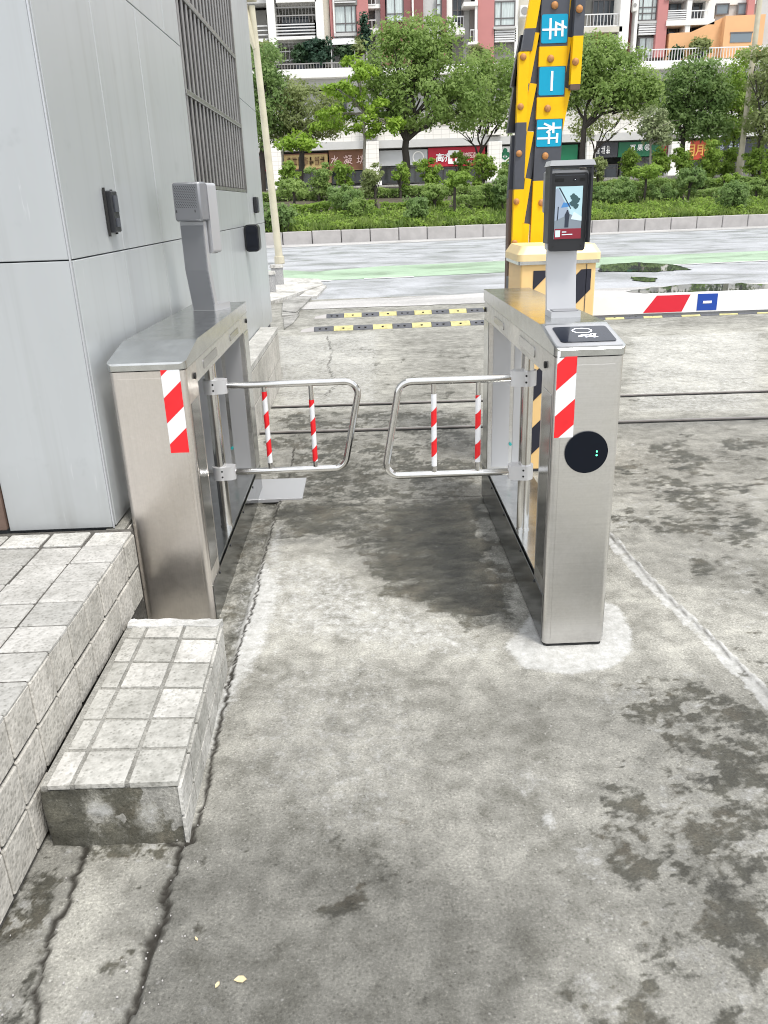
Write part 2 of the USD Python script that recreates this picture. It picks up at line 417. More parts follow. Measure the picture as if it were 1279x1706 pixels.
def tile_mat(name, a, b, dirt=0.5):
    return usdkit.material(stage, f'/World/Looks/{name}', {
        'g': ('geometry', {}), 'oi': ('object_info', {}),
        'v': ('voronoi_texture', {'scale': 82.0}), 'n': ('noise_texture', {'scale': 9.0, 'detail': 10.0, 'roughness': 0.75}),
        'n2': ('noise_texture', {'scale': 55.0, 'detail': 5.0, 'roughness': 0.6}),
        'mx': ('mix_color', {'a': a, 'b': b}),
        'dr': ('map_range', {'from_min': 0.42, 'from_max': 0.72, 'to_min': 0.0, 'to_max': dirt, 'clamp': True}),
        'md': ('mix_color', {'b': (0.17, 0.165, 0.145)}),
        'pr': ('rgb_ramp', {'ramp': [(0.12, (0.58, 0.58, 0.56)), (0.36, (1, 1, 1))]}),
        'mm': ('mix_color', {'blend_type': 'multiply', 'fac': 0.75}),
        'sc': ('rgb_ramp', {'ramp': [(0.34, (0.74, 0.74, 0.73)), (0.52, (1, 1, 1))]}), 'ml': ('mix_color', {'blend_type': 'multiply', 'fac': 0.9}),
        'b': ('bump', {'strength': 0.5, 'distance': 0.004}),
        'p': ('principled_bsdf', {'roughness': 0.6, 'specular_ior_level': 0.35})},
        [('g.position', 'v.vector'), ('g.position', 'n.vector'), ('g.position', 'n2.vector'), ('oi.random', 'mx.fac'), ('n.fac', 'dr.value'),
         ('mx.result', 'md.a'), ('dr.result', 'md.fac'), ('md.result', 'mm.a'), ('v.distance', 'pr.fac'), ('pr.color', 'mm.b'), ('mm.result', 'ml.a'),
         ('n2.fac', 'sc.fac'), ('sc.color', 'ml.b'), ('ml.result', 'p.base_color'), ('v.distance', 'b.height'), ('b.normal', 'p.normal')], surface='p.BSDF')


M['tile'] = tile_mat('cream_tile', (0.42, 0.405, 0.365), (0.56, 0.535, 0.49), 0.65)
M['tile_dirty'] = tile_mat('worn_grey_tile', (0.36, 0.355, 0.335), (0.50, 0.49, 0.465), 0.65)
M['tile_pale'] = tile_mat('pale_tile', (0.43, 0.425, 0.395), (0.57, 0.56, 0.53), 0.7)


def leaf_mat(name, dark, lite, trans=0.35):
    return usdkit.material(stage, f'/World/Looks/{name}', {
        'g': ('geometry', {}), 'n': ('noise_texture', {'scale': 0.9, 'detail': 3.0}),
        'ad': ('math', {'math_type': 'multiply_add', 'value2': 0.45}), 'h': ('math', {'math_type': 'multiply', 'value2': 0.62}),
        'r': ('rgb_ramp', {'ramp': [(0.2, dark), (0.85, lite)]}),
        'p': ('principled_bsdf', {'roughness': 0.5, 'specular_ior_level': 0.35}), 't': ('translucent_bsdf', {}), 'm': ('mix_closure', {'fac': trans})},
        [('g.position', 'n.vector'), ('g.random_per_island', 'ad.value1'), ('n.fac', 'h.value1'), ('h.value', 'ad.value3'), ('ad.value', 'r.fac'),
         ('r.color', 'p.base_color'), ('r.color', 't.color'), ('p.BSDF', 'm.closure1'), ('t.BSDF', 'm.closure2')], surface='m.closure')


LEAF = {
    'green': leaf_mat('green_leaves', (0.22, 0.33, 0.09), (0.55, 0.67, 0.24), 0.58),
    'mid': leaf_mat('mid_leaves', (0.16, 0.26, 0.085), (0.46, 0.59, 0.21), 0.56),
    'olive': leaf_mat('olive_leaves', (0.25, 0.30, 0.12), (0.52, 0.59, 0.27), 0.55),
    'bright': leaf_mat('bright_leaves', (0.22, 0.36, 0.04), (0.50, 0.66, 0.10), 0.45),
    'dark': leaf_mat('dark_leaves', (0.04, 0.085, 0.04), (0.12, 0.20, 0.07)),
    'blue': leaf_mat('deep_leaves', (0.03, 0.07, 0.045), (0.08, 0.15, 0.08)),
    'lime': leaf_mat('hedge_leaves', (0.20, 0.32, 0.05), (0.50, 0.65, 0.14), 0.5),
    'cover': leaf_mat('cover_leaves', (0.10, 0.17, 0.035), (0.58, 0.68, 0.19), 0.5),
    'pale': leaf_mat('pale_leaves', (0.22, 0.27, 0.13), (0.52, 0.56, 0.32)),
    'rust': leaf_mat('reddish_leaves', (0.22, 0.12, 0.05), (0.42, 0.32, 0.12)),
}
M['bark'] = simple('bark', (0.045, 0.037, 0.03), 0.9, vary=0.4, scale=9)
M['bark_pale'] = simple('pale_bark', (0.22, 0.20, 0.17), 0.9, vary=0.3, scale=9)

# ------------------------------------------------------------------ the ground
def axis(*segs):
    out = []
    for a, b, s in segs:
        n = max(1, int(round((b - a) / s)))
        out += list(np.linspace(a, b, n, endpoint=False))
    return np.array(out + [segs[-1][1]])


def pxpoly(pts, z=0.0):
    return Polygon([ground(x, y, z)[:2] for x, y in pts])


def soft(poly, X, Y, w):
    """1 inside an outline, falling to 0 over w metres across its edge."""
    b = poly.bounds
    out = np.zeros(X.shape)
    k = (X > b[0] - w) & (X < b[2] + w) & (Y > b[1] - w) & (Y < b[3] + w)
    if k.any():
        p = shapely.points(X[k], Y[k])
        d = shapely.distance(p, poly.boundary)
        ins = shapely.contains(poly, p)
        out[k] = np.clip(0.5 + np.where(ins, d, -d) / w, 0, 1)
    return out


def jag(pts, amp, step=0.02, seed=1):
    """A polyline made ragged like a crack."""
    ls = LineString(pts)
    n = max(3, int(ls.length / step))
    r = np.random.default_rng(seed)
    q = np.array([ls.interpolate(t, normalized=True).coords[0] for t in np.linspace(0, 1, n)])
    wob = np.cumsum(r.normal(0, 1, (n, 2)), 0); wob -= np.linspace(0, 1, n)[:, None] * wob[-1]
    return LineString(q + amp * (r.uniform(-0.6, 0.6, (n, 2)) + 0.35 * wob / max(1e-6, np.abs(wob).max())))


def near_line(line, X, Y, w):
    b = line.bounds
    d = np.full(X.shape, 9.0)
    k = (X > b[0] - w) & (X < b[2] + w) & (Y > b[1] - w) & (Y < b[3] + w)
    if k.any():
        d[k] = shapely.distance(shapely.points(X[k], Y[k]), line)
    return d


def fbm(X, Y, s, seed, octv=4):
    out, a, tot = 0, 1.0, 0
    for o in range(octv):
        out = out + a * meshkit.noise(np.stack([X * s, Y * s, np.full(X.shape, 0.37 + o)], -1), seed + o)
        tot += a; a *= 0.55; s *= 2.07
    return out / tot


gx = axis((-14, -4, 1.0), (-4, -1.3, 0.09), (-1.3, -0.95, 0.012), (-0.95, -0.4, 0.0045), (-0.4, 1.25, 0.011), (1.25, 3.4, 0.022), (3.4, 7, 0.08), (7, 30, 1.0))
gy = axis((-10, 0.2, 0.6), (0.2, 0.95, 0.05), (0.95, 2.9, 0.0075), (2.9, 4.4, 0.012), (4.4, 7, 0.025), (7, 13.3, 0.06))
GX, GY = np.meshgrid(gx, gy)
dark = np.zeros(GX.shape); pale = np.zeros(GX.shape); crack = np.zeros(GX.shape); GZ = np.zeros(GX.shape)
GZ += 0.006 * (fbm(GX, GY, 1.2, 3) - 0.5) + 0.0025 * (fbm(GX, GY, 22, 5, 3) - 0.5)


def add_dark(pts, v, w, z=0.0):
    global dark
    dark = np.maximum(dark, v * soft(pxpoly(pts, z), GX, GY, w))


def add_pale(pts, v, w):
    global pale
    pale = np.maximum(pale, v * soft(pxpoly(pts), GX, GY, w))


# broad weathering of the slab
dark = 0.16 * np.clip((fbm(GX, GY, 1.5, 11) - 0.42) * 4, 0, 1) + 0.16 * np.clip((fbm(GX, GY, 4.0, 21, 5) - 0.48) * 5, 0, 1)
dark *= np.where(GY < 6.2, 1.0, 0.35)
# the damp patch across the passage
wob_ = (meshkit.noise(np.stack([GX * 9, GY * 9, 0 * GX], -1), 501) - 0.5) + 0.6 * (meshkit.noise(np.stack([GX * 23, GY * 23, 0 * GX], -1), 502) - 0.5) + 0.4 * (meshkit.noise(np.stack([GX * 60, GY * 60, 0 * GX], -1), 503) - 0.5)
for pts, v_, w_ in (([(455, 838), (800, 830), (812, 880), (860, 1010), (880, 1075), (846, 1062), (780, 1036), (715, 1005), (650, 985), (615, 945), (575, 905), (520, 900), (455, 905)], 0.58, 0.22),
                    ([(640, 850), (795, 835), (820, 930), (850, 1045), (770, 1015), (690, 990), (635, 930)], 0.88, 0.20), ([(462, 842), (560, 845), (545, 890), (480, 905)], 0.75, 0.16)):
    dark = np.maximum(dark, v_ * np.clip((soft(pxpoly(pts), GX, GY, w_) - 0.5 + 0.55 * wob_) / 0.16 + 0.5, 0, 1))
dark *= np.clip(0.5 + 1.0 * fbm(GX, GY, 5, 401, 5), 0, 1.15)
# mottled stains: a bias per region moves the threshold of one noise, so stains keep ragged edges
bias = np.zeros(GX.shape)
for pts, v_, w_ in (([(1090, 1125), (1160, 1120), (1290, 1190), (1330, 1450), (1200, 1420), (1130, 1390), (1085, 1300), (1080, 1200)], 1.0, 0.10),
                    ([(985, 1130), (1090, 1122), (1100, 1150), (1040, 1170), (1000, 1180)], 0.95, 0.05), ([(1010, 1255), (1090, 1260), (1100, 1290), (1030, 1280)], 0.85, 0.05),
                    ([(930, 1420), (1010, 1405), (1140, 1415), (1290, 1425), (1310, 1470), (1150, 1470), (1050, 1500)], 0.92, 0.10),
                    ([(970, 1500), (1040, 1500), (1060, 1600), (1010, 1640)], 0.85, 0.10), ([(1120, 1470), (1300, 1480), (1320, 1640), (1240, 1680), (1150, 1590)], 0.85, 0.12), ([(1010, 1590), (1180, 1600), (1200, 1700), (1060, 1680)], 0.80, 0.12),
                    ([(1180, 1640), (1320, 1620), (1320, 1780), (1100, 1780)], 0.6, 0.15),
                    ([(1030, 810), (1300, 785), (1300, 920), (1200, 915), (1100, 890), (1040, 870)], 0.95, 0.25), ([(1030, 730), (1300, 720), (1300, 800), (1030, 815)], 0.66, 0.25),
                    ([(1080, 925), (1300, 880), (1320, 1100), (1230, 1060)], 0.60, 0.2), ([(1200, 1090), (1300, 1080), (1330, 1180), (1240, 1140)], 0.7, 0.1),
                    ([(450, 690), (800, 680), (800, 838), (440, 838)], 0.80, 0.2), ([(560, 580), (800, 570), (800, 660), (600, 670)], 0.40, 0.4),
                    ([(-60, 1420), (140, 1390), (100, 1560), (60, 1800), (-60, 1800)], 0.80, 0.10), ([(60, 1345), (320, 1398), (290, 1440), (150, 1430), (50, 1410)], 1.1, 0.06),
                    ([(130, 1560), (255, 1540), (220, 1780), (70, 1780)], 0.62, 0.12), ([(240, 1560), (420, 1500), (420, 1780), (200, 1780)], 0.2, 0.15),
                    ([(1000, 1150), (1290, 1140), (1340, 1800), (980, 1800), (930, 1440), (1080, 1310)], 0.84, 0.30), ([(880, 1110), (1010, 1130), (1000, 1190), (890, 1180)], 0.45, 0.1)):
    bias = np.maximum(bias, v_ * soft(pxpoly(pts), GX, GY, w_))
def rough_fbm(X_, Y_, s_, seed, octv, gain):
    out, a_, tot = 0, 1.0, 0
    for o in range(octv):
        out = out + a_ * meshkit.noise(np.stack([X_ * s_, Y_ * s_, np.full(X_.shape, 0.37 + o)], -1), seed + o); tot += a_ * a_; a_ *= gain; s_ *= 2.1
    return (out - out.mean()) / out.std()


fs = rough_fbm(GX + 0.08 * fbm(GX, GY, 6, 7), GY + 0.08 * fbm(GX, GY, 6, 8), 5.0, 211, 7, 0.68)
stain = np.clip((fs - (2.0 - 3.5 * bias)) / 1.2, 0, 1)
fs2 = rough_fbm(GX, GY, 15.0, 251, 6, 0.72)
stain = np.maximum(stain, 0.8 * np.clip((fs2 - (2.3 - 2.3 * bias)) / 1.0, 0, 1))
fs3 = rough_fbm(GX * 1.0, GY * 1.4, 13.0, 271, 6, 0.70)
isle = np.clip((fs3 - 0.55) / 0.7, 0, 1) * np.clip(bias * 2, 0, 1)
stain *= 1 - 0.9 * isle
stain *= np.clip(0.80 + 0.16 * rough_fbm(GX, GY, 40.0, 291, 4, 0.8), 0.3, 1.1)
dark = np.maximum(dark * np.where(bias > 2, 1, 1), 0.9 * stain)
# broad dampness and age, multiplied in
ripple = rough_fbm(GX * 0.45, GY * 1.4, 20.0, 281, 5, 0.7)
tone = np.where(GY > 6, 0.86, 1.0) * np.clip(0.86 + 0.3 * fbm(GX, GY, 0.9, 611, 5), 0.7, 1.2)
for pts, v_, w_ in (([(250, 1440), (360, 1390), (640, 1400), (940, 1500), (980, 1950), (80, 1950)], 0.48, 0.22), ([(-60, 1390), (300, 1400), (250, 1800), (-60, 1800)], 0.34, 0.12),
                    ([(1000, 1250), (1075, 1110), (1320, 1150), (1320, 1800), (1050, 1750), (1000, 1460)], 0.36, 0.25), ([(1040, 700), (1320, 690), (1320, 1010), (1100, 960), (1040, 900)], 0.24, 0.35), ([(840, 1110), (1060, 1130), (1060, 1240), (860, 1230)], 0.2, 0.15),
                    ([(450, 690), (800, 680), (800, 840), (440, 840)], 0.30, 0.25), ([(455, 838), (800, 830), (880, 1075), (846, 1062), (650, 985), (520, 900), (455, 905)], 0.20, 0.1), ([(380, 1180), (900, 1160), (1000, 1480), (330, 1500)], 0.22, 0.4)):
    tone *= 1 - v_ * soft(pxpoly(pts), GX, GY, w_) * np.clip(0.45 + 1.1 * fbm(GX, GY, 2.2, 301, 5), 0, 1.3)
for pts, v_, w_ in (([(165, 1395), (300, 1412), (270, 1480), (250, 1570), (205, 1740), (60, 1740), (90, 1550), (120, 1480)], 0.42, 0.03), ([(1040, 550), (1320, 540), (1320, 650), (1040, 660)], 0.34, 0.5), ([(450, 545), (660, 540), (660, 690), (440, 700)], 0.22, 0.3), ([(440, 925), (600, 905), (860, 1080), (820, 1110), (640, 1090), (400, 1100)], 0.20, 0.15)):
    tone *= 1 + v_ * soft(pxpoly(pts), GX, GY, w_)
wetp = soft(pxpoly([(455, 838), (800, 830), (812, 880), (880, 1075), (846, 1062), (780, 1036), (715, 1005), (650, 985), (615, 945), (575, 905), (520, 900), (455, 905)]), GX, GY, 0.06)
GZ += wetp * 0.0022 * ripple
tone *= 1 + wetp * (0.16 * np.clip(ripple, -1.5, 2))
# light worn area down the middle and cement smeared round the right turnstile
lite = np.zeros(GX.shape)
for pts, v in (([(440, 930), (560, 915), (640, 985), (780, 1040), (850, 1085), (820, 1110), (640, 1090), (430, 1060)], 0.42),
               ([(400, 1100), (640, 1070), (760, 1200), (700, 1420), (520, 1440), (380, 1300)], 0.30),
               ([(1040, 560), (1279, 550), (1279, 690), (1040, 690)], 0.40),
               ([(450, 560), (640, 550), (640, 680), (450, 690)], 0.40)):
    lite = np.maximum(lite, v * soft(pxpoly(pts), GX, GY, 0.25))
lite = np.maximum(lite, 0.34 * np.clip((fbm(GX, GY, 2.6, 131, 5) - 0.52) * 6, 0, 1))
pale = np.maximum(pale, lite)
add_pale([(842, 1078), (870, 1112), (950, 1124), (1020, 1112), (1052, 1085), (1050, 1050), (1030, 1012), (1000, 1000), (900, 1000), (880, 1030)], 0.95, 0.045)
add_pale([(395, 990), (440, 930), (470, 980), (440, 1080), (380, 1180), (350, 1260), (345, 1200), (385, 1090)], 0.75, 0.07)
add_pale([(440, 905), (470, 870), (480, 960), (450, 1000)], 0.5, 0.08)
pale = np.maximum(pale, 0.36 * isle)
lc = ground(915, 1370)
lr = np.hypot((GX - lc[0]) / 0.020, (GY - lc[1]) / 0.045)
GZ += 0.010 * np.clip(1.2 - lr, 0, 1) * (0.5 + fbm(GX, GY, 60, 412, 3))
pale = np.maximum(pale, 0.6 * np.clip(1.4 - lr, 0, 1))
dark *= np.clip(1.15 - 1.6 * np.maximum(pale - 0.2, 0), 0.1, 1)
# the cut and refilled trench running off to the right
tr = LineString([ground(x, y)[:2] for x, y in ((1010, 890), (1040, 925), (1100, 990), (1190, 1075), (1285, 1170), (1430, 1320), (1640, 1540))])
d = near_line(jag(tr.coords, 0.010, seed=4), GX, GY, 0.15)
pale = np.maximum(pale, np.clip((0.034 - d) / 0.008, 0, 1) * np.clip(2.2 * fbm(GX, GY, 9, 44, 5) - 0.35, 0.1, 0.85))
GZ += 0.005 * np.exp(-((d - 0.02) / 0.012) ** 2)
dt = near_line(jag(tr.parallel_offset(0.012, 'left').coords, 0.006, seed=9), GX, GY, 0.1)
crack = np.maximum(crack, 0.7 * np.clip(1.3 - dt / 0.007, 0, 1) * np.clip(2.6 * fbm(GX, GY, 6, 45) - 0.5, 0, 1))
# cracks and slab joints
def crack_line(pts, w, depth, seed, amp=0.012, v=1.0, px=True):
    global crack, GZ, dark
    c = [ground(x, y)[:2] for x, y in pts] if px else pts
    ln = jag(c, amp * 1.15, 0.009, seed)
    d = near_line(ln, GX, GY, 0.3)
    ww = w * 0.62 * np.clip(3.0 * fbm(GX, GY, 16, 60 + seed, 4) - 0.55, 0.35, 2.2)
    k = np.clip(1.25 - d / ww, 0, 1)
    crack = np.maximum(crack, v * k)
    GZ -= 0.4 * depth * np.clip(k * 1.2 - 0.2, 0, 1)
    dark = np.maximum(dark, 0.35 * np.clip(1 - d / (0.02 * fbm(GX, GY, 7, 80 + seed, 3) + 0.002), 0, 1))
    return d


crack_line([(490, 745), (480, 800), (462, 850), (440, 930), (425, 1000), (400, 1070), (375, 1150)], 0.007, 0.010, 1)
crack_line([(388, 1110), (360, 1230), (340, 1330), (318, 1400)], 0.011, 0.012, 2, 0.008)
crack_line([(316, 1392), (298, 1410), (297, 1445), (272, 1480), (278, 1520), (250, 1570), (240, 1620), (205, 1720)], 0.022, 0.022, 3)
crack_line([(150, 1380), (130, 1440), (115, 1490), (85, 1550), (60, 1640), (55, 1725)], 0.013, 0.016, 4)
crack_line([(70, 1350), (150, 1375), (220, 1385), (300, 1402), (322, 1400)], 0.012, 0.010, 5, 0.008)
crack_line([(11, 1432), (40, 1370), (62, 1330)], 0.012, 0.010, 6, 0.006)
crack_line([(0, 1450), (-40, 1520)], 0.010, 0.010, 7, 0.006)
crack_line([(1030, 822), (1150, 818), (1279, 806)], 0.010, 0.006, 8, 0.006, 0.8)
crack_line([(1040, 640), (1160, 634), (1279, 628)], 0.010, 0.004, 9, 0.004, 0.45)
crack_line([(510, 836), (640, 832), (800, 826)], 0.009, 0.006, 10, 0.006, 0.8)
crack_line([(545, 560), (552, 590), (545, 610), (560, 640), (540, 660)], 0.008, 0.004, 12, 0.03, 0.7)
# the slabs settle to slightly different heights either side of the joint
GZ += np.where((GX < -0.49) & (GY < 1.55), -0.006, 0)
strip = np.clip((-0.485 - GX) / 0.02, 0, 1) * np.clip((GX + 0.66) / 0.02, 0, 1) * np.clip((GY - 2.1) / 0.2, 0, 1) * np.clip((4.0 - GY) / 0.1, 0, 1)
dark = np.maximum(dark, strip * (0.30 + 0.45 * fbm(GX, GY, 8, 71)))
GZ -= strip * 0.03 * (0.1 + fbm(GX, GY, 22, 72, 4))
GZ += strip * 0.012 * np.clip(3 * fbm(GX, GY, 30, 73, 3) - 1.5, 0, 1)
v = np.stack([GX, GY, GZ], -1).reshape(-1, 3)
ny, nx = GX.shape
ii = (np.arange(ny - 1)[:, None] * nx + np.arange(nx - 1)[None]).ravel()
f = np.concatenate([np.stack([ii, ii + 1, ii + nx + 1], 1), np.stack([ii, ii + nx + 1, ii + nx], 1)])
obj('concrete_yard', (v, f), M['yard'], smooth=True, kind='structure', label='weathered grey concrete yard slab with damp dark stains and cracks', attrs={'masks': np.stack([dark, pale, np.clip(crack, 0, 1)], -1).reshape(-1, 3), 'tone': np.repeat(tone.reshape(-1, 1), 3, 1)})

# the land under everything, then the road
M['earth'] = concrete('earth', (0.22, 0.21, 0.19), masks=False)
obj('ground', [trimesh.Trimesh([[-500, -300, -0.06], [500, -300, -0.06], [500, 700, -0.06], [-500, 700, -0.06]], [[0, 1, 2], [0, 2, 3]], process=False)], M['earth'], kind='structure')


def wet(name, col, r0, r1, stretch, bump=0.15):
    return usdkit.material(stage, f'/World/Looks/{name}', {
        'g': ('geometry', {}), 'mp': ('mapping', {'scale': stretch}), 'n': ('noise_texture', {'scale': 0.9, 'detail': 7.0, 'roughness': 0.62, 'distortion': 0.6}),
        'n2': ('noise_texture', {'scale': 40.0, 'detail': 5.0, 'roughness': 0.7}),
        'c': ('rgb_ramp', {'ramp': [(0.34, tuple(c * 0.72 for c in col)), (0.5, col), (0.68, tuple(c * 1.2 for c in col))]}),
        'mm': ('mix_color', {'blend_type': 'multiply', 'fac': 0.5, 'use_clamp': False}), 'sp': ('rgb_ramp', {'ramp': [(0.3, (0.5, 0.5, 0.5)), (0.55, (1, 1, 1)), (0.75, (1.6, 1.6, 1.6))]}),
        'rr': ('map_range', {'from_min': 0.38, 'from_max': 0.62, 'to_min': r0, 'to_max': r1, 'clamp': True}),
        'b': ('bump', {'strength': bump, 'distance': 0.01}), 'p': ('principled_bsdf', {'specular_ior_level': 0.5})},
        [('g.position', 'mp.vector'), ('mp.vector', 'n.vector'), ('g.position', 'n2.vector'), ('n.fac', 'c.fac'), ('c.color', 'mm.a'), ('n2.fac', 'sp.fac'), ('sp.color', 'mm.b'),
         ('mm.result', 'p.base_color'), ('n.fac', 'rr.value'), ('rr.result', 'p.roughness'), ('n2.fac', 'b.height'), ('b.normal', 'p.normal')], surface='p.BSDF')


M['asphalt'] = wet('wet_asphalt', (0.35, 0.36, 0.378), 0.3, 0.6, (0.8, 1.0, 1.0))
M['apron'] = wet('pale_wet_apron', (0.42, 0.41, 0.40), 0.45, 0.75, (0.35, 1.0, 1.0))
M['greenlane'] = wet('green_lane_paint', (0.30, 0.41, 0.29), 0.35, 0.65, (0.6, 1.0, 1.0), 0.08)
M['line'] = simple('road_line', (0.72, 0.72, 0.70), 0.55, vary=0.12, scale=5)
M['water'] = usdkit.material(stage, '/World/Looks/puddle_water', {'p': ('principled_bsdf', {'base_color': (0.035, 0.038, 0.035), 'roughness': 0.02, 'specular_ior_level': 0.6, 'ior': 1.33})}, [], surface='p.BSDF')


def sheet(name, pts, z, mat, rag=0.0, seed=3, **kw):
    pl = Polygon(pts)
    if rag:
        pl = Polygon(jag(list(pl.exterior.coords), rag, 0.12, seed).coords).buffer(0)
        pl = max(getattr(pl, 'geoms', [pl]), key=lambda g: g.area)
    vv, ff = trimesh.creation.triangulate_polygon(pl, engine='earcut')
    vv = np.column_stack([vv, np.full(len(vv), z)])
    n = np.cross(vv[ff[:, 1]] - vv[ff[:, 0]], vv[ff[:, 2]] - vv[ff[:, 0]])
    ff = np.where(n[:, 2:] < 0, ff[:, ::-1], ff)
    return obj(name, (vv, ff), mat, **kw)


def kerb_y(x):
    return 33.95 + 0.128 * x


sheet('road', [(-60, 12.2), (90, 12.2), (90, kerb_y(90)), (-60, kerb_y(-60))], -0.012, M['asphalt'], kind='structure', label='wet grey asphalt road')
sheet('yard_apron', [(-1.1, 12.0), (14, 12.0), (14, 13.6), (2, 13.35), (-0.6, 13.0), (-1.1, 12.9)], 0.006, M['apron'], rag=0.05, kind='structure', label='pale concrete apron where the yard meets the road')
sheet('bike_lane', [(-9, 16.9), (-4, 17.4), (-1.9, 17.6), (-0.75, 16.85), (1.1, 17.0), (4, 17.45), (9, 18.05), (26, 20.0), (26, 22.8), (10, 20.9), (3, 20.5), (0.4, 20.2), (-1.2, 19.2), (-2, 20.1), (-9, 20.6)], -0.006, M['greenlane'], kind='structure', label='faded green cycle lane across the wet road')
for a, b in (((-0.02, 16.92), (1.0, 16.98)), ((3.0, 17.24), (3.9, 17.38)), ((6.0, 17.62), (26, 19.95))):
    sheet('lane_line', [(a[0], a[1] - 0.11), (b[0], b[1] - 0.11), (b[0], b[1]), (a[0], a[1])], -0.002, M['line'], kind='structure')
sheet('lane_line', [(3.2, 20.65), (5.4, 20.8), (5.4, 20.9), (3.2, 20.75)], -0.002, M['line'], kind='structure')
sheet('lane_line', [(-3.2, 17.35), (-0.75, 16.6), (-0.62, 16.75), (-0.75, 16.84), (-1.9, 17.5), (-3.2, 17.6)], -0.002, M['line'], kind='structure')
sheet('gutter_strip', [(-40, kerb_y(-40) - 2.2), (60, kerb_y(60) - 2.2), (60, kerb_y(60) - 0.2), (-40, kerb_y(-40) - 0.2)], -0.006, M['apron'], kind='structure', label='pale wet gutter strip along the far kerb')
for k, pts in enumerate(([(1000, 441), (1060, 437), (1128, 441), (1150, 449), (1090, 453), (1000, 452)], [(1050, 461), (1095, 463), (1086, 469), (1060, 468)],
                         [(1040, 487), (1100, 479), (1140, 474), (1230, 473), (1290, 475), (1310, 486), (1230, 489), (1100, 491)])):
    sheet('puddle', [ground(x, y)[:2] for x, y in pts], 0.012 if k == 2 else 0.0, M['water'], rag=0.10, seed=20 + k, kind='structure', label=['puddle at the edge of the green lane', 'small puddle on the asphalt', 'long puddle behind the white boom'][k])

# pavement on the far left with its edge and a broken ramp of slabs
pavement = obj('pavement', [prism(Polygon([(-9, 12.4), (-1.55, 12.6), (-1.35, 13.2), (-0.78, 15.4), (-0.92, 16.6), (-1.9, 17.3), (-9, 16.7)]), -0.05, 0.05)], M['pave'], kind='structure', label='pale pavement corner beside the gatehouse')
for k, pts in enumerate(([(455, 502), (492, 478), (512, 474), (480, 500)], [(497, 497), (520, 479), (545, 478), (528, 497)], [(470, 505), (494, 499), (520, 499), (494, 525), (470, 522)])):
    pl = Polygon([ground(x, y)[:2] for x, y in pts])
    obj('paving_slab', [prism(pl.buffer(-0.01), -0.02, 0.022 + 0.008 * k)], M['pave'] if k != 2 else M['cement'], pavement)
for k, pts in enumerate(([(470, 530), (500, 525), (508, 515), (490, 540), (472, 552)], [(468, 512), (505, 510), (497, 527), (468, 529)])):
    pl = Polygon([ground(x, y)[:2] for x, y in pts]).buffer(-0.015)
    obj('paving_slab', [prism(pl, -0.02, 0.016 + 0.006 * k)], M['cement'], pavement)

# the far kerb, stone by stone
kerb = newpath('kerb'); UsdGeom.Xform.Define(stage, kerb); tag(stage.GetPrimAtPath(kerb), 'grey stone kerb of long blocks on the far side of the road', kind='structure')
ku = np.array([1, 0.128]) / math.hypot(1, 0.128)
for k in range(-16, 34):
    s0 = -3.2 + 1.16 * k
    a = np.array([s0, kerb_y(s0)])
    h = 0.46 + 0.015 * rnd.random()
    m = bx(0.012, 0, -0.05, 1.15, 0.22, h, 0.02)
    c, s = ku
    vv = np.array(m.vertices)
    m.vertices = np.column_stack([a[0] + vv[:, 0] * c - vv[:, 1] * s, a[1] + vv[:, 0] * s + vv[:, 1] * c, vv[:, 2]])
    obj('kerbstone', m, M['kerb'], kerb)

# the planted bank behind the kerb rises to the shop front terrace
M['soil'] = simple('soil', (0.07, 0.06, 0.04), 0.95, vary=0.3, scale=3)


def bank_z(d):
    return np.interp(d, [0.1, 0.6, 4.2, 4.4, 9, 14, 22], [0.40, 0.46, 0.92, 0.98, 1.75, 2.2, 2.45])


bu, bd = np.meshgrid(np.linspace(-45, 70, 60), np.linspace(0.1, 22, 40))
bxx = bu * ku[0] - bd * ku[1]; byy = kerb_y(0) + bu * ku[1] + bd * ku[0]
v = np.stack([bxx, byy, bank_z(bd)], -1).reshape(-1, 3)
ny, nx = bu.shape
ii = (np.arange(ny - 1)[:, None] * nx + np.arange(nx - 1)[None]).ravel()
obj('planted_bank', (v, np.concatenate([np.stack([ii, ii + 1, ii + nx + 1], 1), np.stack([ii, ii + nx + 1, ii + nx], 1)])), M['soil'], smooth=True, kind='structure', label='planted bank between the kerb and the shops')


def bank_pt(x, d):
    """World point d metres behind the kerb line on the bank, at world x."""
    u = (x + d * ku[1]) / ku[0]
    return np.array([x, kerb_y(0) + u * ku[1] + d * ku[0], float(bank_z(d))])


def bank_at(px, py):
    """The point of the bank surface seen at a pixel."""
    lo, hi = 34.0, 58.0
    for _ in range(40):
        Y = (lo + hi) / 2
        p = at(px, py, Y)
        d = (p[1] - kerb_y(0) - (p[0] * ku[1] / ku[0])) * ku[0]
        if p[2] > bank_z(max(d, 0)):
            lo = Y
        else:
            hi = Y
    return p


obj('terrace', [bx(-60, 53.0, 0, 70, 64.0, 2.45)], M['pave'], kind='structure', label='paved terrace in front of the shops')
k2 = newpath('garden_kerb'); UsdGeom.Xform.Define(stage, k2); tag(stage.GetPrimAtPath(k2), 'low pale inner kerb between ground cover and hedge', kind='structure')
for k in range(-10, 24):
    a = bank_pt(-3 + 1.2 * k, 4.2)
    vv = bx(0.01, 0, -0.2, 1.19, 0.16, 0.13, 0.015)
    w = np.array(vv.vertices)
    vv.vertices = np.column_stack([a[0] + w[:, 0] * ku[0] - w[:, 1] * ku[1], a[1] + w[:, 0] * ku[1] + w[:, 1] * ku[0], a[2] + w[:, 2]])
    obj('kerbstone', vv, M['kerb'], k2)

